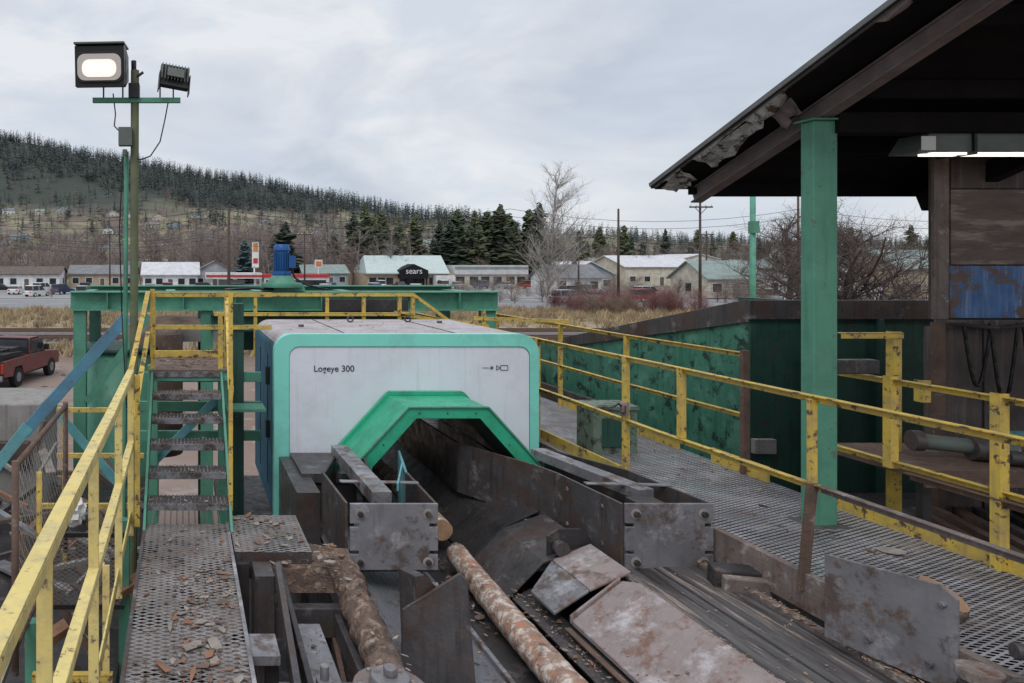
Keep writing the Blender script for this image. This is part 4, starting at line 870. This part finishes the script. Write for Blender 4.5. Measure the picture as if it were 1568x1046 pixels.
# ------------------------------------------------------------------ hopper
b = B()
b.prism([(5.9, 7.5, -2.6), (5.9, 7.5, -.38), (5.62, 10.6, -1.12), (5.5, 12.5, -1.3), (5.5, 12.5, -2.8)], (.03, 0, 0), green_h)
b.prism([(5.875, 7.47, -.60), (5.875, 7.47, -.36), (5.595, 10.6, -1.08), (5.595, 10.6, -1.22)], (.02, 0, 0), steel)
b.box(5.9, 8.6, 7.47, 7.498, -2.6, -.56, green_d); b.box(5.87, 8.6, 7.44, 7.468, -.57, -.37, steel)
for x in (6.5, 7.2, 7.9): b.box(x, x + .05, 7.42, 7.468, -2.6, -.57, green_d)
b.box(8.5, 8.6, 7.5, 11, -2.6, -.5, green_d)
for y in (8.4, 9.4): b.box(5.79, 5.85, y, y + .06, -2.6, -.95, green_h)
b.box(5.88, 6.1, 7.38, 7.44, -1.95, -1.8, concrete)
b.box(5.3, 5.36, 8.5, 12, -2.3, -1.75, steel)
b.build('chip_hopper', bevel=.004)
b = B(); cg = M('cabinet_green', (.10, .16, .12), (.16, .20, .16), rough=.6, wear=(.05, .04, .035), wlo=.5, whi=.58)
b.box(4.0, 4.43, 7.0, 7.3, -1.86, -1.42, cg); b.box(3.99, 4.44, 6.98, 7.32, -1.42, -1.38, cg); b.box(4.08, 4.35, 6.985, 6.998, -1.78, -1.5, green_d); b.build('junction_cabinet', bevel=.005)

# ------------------------------------------------------------------ roof and column
b = B()
sl = .385
def rz(y): return .70 + (6.4 - y) * sl
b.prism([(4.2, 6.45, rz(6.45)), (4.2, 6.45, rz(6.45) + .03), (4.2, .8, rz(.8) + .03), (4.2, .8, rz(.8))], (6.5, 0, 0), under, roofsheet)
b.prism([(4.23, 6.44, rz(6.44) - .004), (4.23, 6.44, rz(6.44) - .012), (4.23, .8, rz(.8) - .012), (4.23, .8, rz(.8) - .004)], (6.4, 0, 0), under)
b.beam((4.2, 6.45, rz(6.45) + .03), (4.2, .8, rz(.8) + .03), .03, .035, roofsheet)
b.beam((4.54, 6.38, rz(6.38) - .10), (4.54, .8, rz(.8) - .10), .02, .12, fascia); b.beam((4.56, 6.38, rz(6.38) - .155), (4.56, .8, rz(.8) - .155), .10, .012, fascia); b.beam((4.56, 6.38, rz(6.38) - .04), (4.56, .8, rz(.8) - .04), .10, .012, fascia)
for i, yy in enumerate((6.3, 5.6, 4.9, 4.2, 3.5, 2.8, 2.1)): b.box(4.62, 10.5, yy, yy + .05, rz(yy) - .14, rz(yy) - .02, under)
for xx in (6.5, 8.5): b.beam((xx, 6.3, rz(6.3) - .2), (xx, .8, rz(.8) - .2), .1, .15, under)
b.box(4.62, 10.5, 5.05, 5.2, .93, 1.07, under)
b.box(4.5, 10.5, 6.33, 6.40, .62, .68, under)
roof = b.build('shed_roof', bevel=0)
b = B()
rg = random.Random(4); y = 6.3
while y > 1.2:
    l = rg.uniform(.12, .45); d = rg.uniform(.01, .07); k = rg.uniform(-.03, .06)
    if rg.random() < .55:
        p = [(4.22, y, rz(y) + .0), (4.22 + k, y - l * .2, rz(y) - d * .6), (4.24 + k, y - l * .55, rz(y - l * .5) - d), (4.23 + k, y - l * .9, rz(y - l) - d * .2), (4.22, y - l, rz(y - l))]
        b.add(p + [(q_[0] + .015, q_[1], q_[2] + .002) for q_ in p], [(0, 1, 2, 3, 4), (9, 8, 7, 6, 5)], torn if y > 5.1 else fascia)
    y -= l
def crumple(pts_, jit, m, seed):
    """buckled strip of sheet metal between an upper and a lower edge"""
    r_ = random.Random(seed); (a0, a1, b0, b1) = [Vector(p) for p in pts_]; U, V_ = 9, 4; vs = []
    for j in range(V_ + 1):
        for i in range(U + 1):
            p = a0.lerp(a1, i / U).lerp(b0.lerp(b1, i / U), j / V_); k = jit * j / V_
            vs.append(p + Vector((r_.uniform(-k, k), r_.uniform(-k, k), r_.uniform(-k, k))))
    b.add(vs, [(j * (U + 1) + i, j * (U + 1) + i + 1, (j + 1) * (U + 1) + i + 1, (j + 1) * (U + 1) + i) for j in range(V_) for i in range(U)], m)
crumple([(4.22, 5.95, rz(5.95)), (4.22, 5.2, rz(5.2)), (4.38, 5.9, rz(5.9) - .10), (4.32, 5.35, rz(5.35) - .09)], .025, torn, 3)
crumple([(4.22, 6.42, rz(6.42)), (4.22, 6.1, rz(6.1)), (4.42, 6.4, rz(6.4) - .05), (4.4, 6.15, rz(6.1) - .10)], .02, torn, 5)
crumple([(4.3, 5.3, rz(5.3)), (4.3, 5.1, rz(5.1)), (4.42, 5.3, rz(5.3) - .12), (4.44, 5.15, rz(5.1) - .10)], .02, fascia, 6)
fl = b.build('torn_flashing'); fl.parent = roof
b = B(); b.box(4.47, 4.64, 5.09, 5.20, -2.4, 1.02, green); b.box(4.44, 4.67, 5.06, 5.23, 1.02, 1.035, green)
b.box(4.64, 4.95, 5.1, 5.18, -.78, -.68, steel_b); b.box(4.40, 4.70, 5.02, 5.27, -1.87, -1.848, steel)
b.build('steel_column', bevel=.008)

# ------------------------------------------------------------------ control shed with plywood wall, bench
b = B()
b.box(6.06, 9.0, 5.80, 5.84, -.44, .92, boards); b.box(6.04, 6.16, 5.775, 5.799, -.44, .95, brownsteel)
b.box(6.17, 7.6, 5.77, 5.797, .0, .60, plywood); b.box(6.17, 7.6, 5.772, 5.797, .612, .9, boards); b.box(6.16, 6.82, 5.765, 5.796, -.43, -.012, plyblue); b.box(6.83, 7.6, 5.768, 5.797, -.43, -.02, plyblue)
b.box(6.0, 9.0, 5.7, 5.74, -.50, -.44, boards); b.box(5.98, 9.0, 5.75, 5.80, -2.4, -.50, boards); b.box(5.98, 6.04, 5.69, 5.749, -2.4, -.46, rusty)
for x in (6.4, 6.8, 7.2): b.box(x, x + .01, 5.742, 5.749, -2.2, -.5, black)
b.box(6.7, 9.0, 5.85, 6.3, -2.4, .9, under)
b.prism([(5.98, 5.70, .90), (9.1, 5.70, 1.05), (9.1, 5.70, 1.08), (5.98, 5.70, .93)], (0, .7, 0), roofsheet)
for k, x in enumerate((6.15, 6.35, 6.6, 6.8)):
    pts_ = [(x + .22 * t, 5.66 - .01 * k, -.46 - (.5 + .12 * (k % 3)) * math.sin(t * math.pi)) for t in [i / 12 for i in range(13)]]
    b.path(pts_, .012, black, 6)
b.path([(6.05, 5.66, -.47), (6.4, 5.64, -.50), (6.8, 5.65, -.46), (7.3, 5.64, -.49)], .016, steel_b, 6)
b.build('control_shed', bevel=.004)
b = B()
b.prism([(5.22, 5.1, .80), (5.30, 5.1, .93), (6.6, 5.1, .93), (6.6, 5.1, .80)], (0, .22, 0), lampgrey); b.box(5.35, 6.6, 5.13, 5.16, .785, .80, EMIT('strip_lamp', (1, .98, .9), 1.4)); b.box(5.35, 6.6, 5.2, 5.23, .785, .80, EMIT('strip_lamp_b', (1, .98, .9), 1.4))
b.box(5.24, 5.34, 5.094, 5.099, .81, .91, trim); b.box(5.6, 5.62, 5.08, 5.34, .78, .95, black); b.build('strip_light')
b = B(); b.box(5.05, 7.0, 4.9, 5.72, -1.47, -1.42, rusty); b.box(5.05, 7.0, 4.88, 4.90, -1.52, -1.40, rusty)
for x in (5.1, 6.2): b.box(x, x + .06, 4.95, 5.0, -2.4, -1.47, steel_b)
for i in range(9): b.beam((5.1 + i * .12, 4.6, -1.95 + .01 * i), (5.5 + i * .16, 5.7, -1.95), .06, .05, rng.choice([boards, rusty, steel_b]))
b.box(5.02, 8.0, 2.0, 7.4, -2.45, -2.35, steel_b); b.box(5.02, 5.06, 5.0, 7.3, -2.1, -1.9, steel_b)
b.build('workbench', bevel=.003)
b = B(); b.tube((5.42, 5.3, -1.30), (5.95, 5.15, -1.34), .055, lampgrey, n=18); b.tube((5.38, 5.31, -1.30), (5.44, 5.295, -1.30), .075, steel, n=18); b.tube((5.7, 5.2, -1.33), (5.82, 5.17, -1.335), .085, steel, n=18)
b.tube((5.95, 5.15, -1.34), (6.02, 5.13, -1.345), .04, steel_w, n=14); b.tube((6.03, 5.08, -1.36), (6.03, 5.2, -1.36), .075, steel, n=18); b.tube((6.03, 5.075, -1.36), (6.03, 5.08, -1.36), .035, black, n=14); b.tube((5.8, 5.05, -1.36), (5.95, 5.0, -1.36), .05, steel, n=16)
b.box(6.2, 6.5, 5.1, 5.4, -1.42, -1.25, bluel); b.build('hydraulic_cylinder', bevel=.003)

# ------------------------------------------------------------------ bark chips and litter
def chips(name, regions, seed=1, ms=None):
    rg = random.Random(seed); b = B(); ms = ms or [chipA, chipB, chipC, chipA, chipC, chipA]
    for (x0, x1, y0, y1, zf, n, s0, s1) in regions:
        for _ in range(n):
            x = rg.uniform(x0, x1); y = rg.uniform(y0, y1); z = zf(x, y) if callable(zf) else zf
            s = s0 + (s1 - s0) * rg.random() ** 3; a = rg.uniform(0, 6.28); k = rg.randint(4, 6); asp = rg.uniform(.15, .7)
            tx = rg.uniform(-.2, .2); ty = rg.uniform(-.2, .2); p = []
            for i in range(k):
                t = i / k * 6.283; r = s * rg.uniform(.5, 1.2); u = math.cos(t) * r; v_ = math.sin(t) * r * asp
                px = u * math.cos(a) - v_ * math.sin(a); py = u * math.sin(a) + v_ * math.cos(a); p.append((x + px, y + py, z + .003 + s * .12 + px * tx + py * ty))
            b.prism(p, (0, 0, .002 + s * .02), rg.choice(ms))
    return b.build(name)
chips('bark_litter', [
    (-.24, .29, 1.5, 5.1, -1.85, 380, .006, .035), (-.05, .29, 2.6, 4.4, -1.85, 300, .006, .045), (-.12, .15, 3.2, 3.7, -1.85, 8, .05, .10),
    (.35, .82, 4.63, 5.28, -1.85, 90, .008, .05), (-.25, .35, 6.4, 7.2, -.93, 160, .008, .04), (.55, 1.05, 4.56, 4.9, -1.91, 120, .01, .05),
    (1.70, 1.88, 3.2, 5.2, -2.37, 120, .006, .03), (2.3, 2.5, 3.2, 5.2, -2.36, 200, .006, .03),
    (3.8, 4.9, 3.3, 8, -1.85, 100, .008, .045), (1.85, 2.1, 4.6, 6.2, -2.41, 120, .01, .05), (1.0, 3.3, 7.2, 8.8, -.684, 90, .005, .018),
    (.63, .8, 3, 4.2, -2.10, 40, .006, .03), (5.1, 6.4, 4.95, 5.6, -1.42, 60, .006, .03), (4.2, 4.7, 4.5, 5.0, -1.85, 3, .05, .10),
    (.95, 1.1, 3.0, 4.7, -1.93, 90, .01, .04)] + [(-.25, .32, 5.16 + i * .236, 5.34 + i * .236, -1.712 + i * .154, 22, .006, .025) for i in range(6)])
chips('sawdust', [(3.55, 3.64, 3.2, 5.2, -2.06, 420, .005, .022), (2.93, 2.99, 3, 4.9, -2.08, 220, .005, .02), (2.98, 3.6, 3, 5, -2.095, 90, .005, .015),
    (2.5, 2.92, 3, 4.6, lambda x, y: -2.29 + (x - 2.5) * .58, 90, .005, .02), (1.4, 1.86, 3.2, 5, lambda x, y: -2.22 - (x - 1.13) * .247, 60, .004, .015), (2.36, 2.46, 3, 5.2, -2.36, 160, .005, .02),
    (-.25, .3, 2, 5.1, -1.85, 260, .004, .014)], 9, [chipD, chipD, chipB, chipC])
chips('yard_litter', [(-12, -1.5, 12, 40, GZ, 600, .03, .2)], 5)
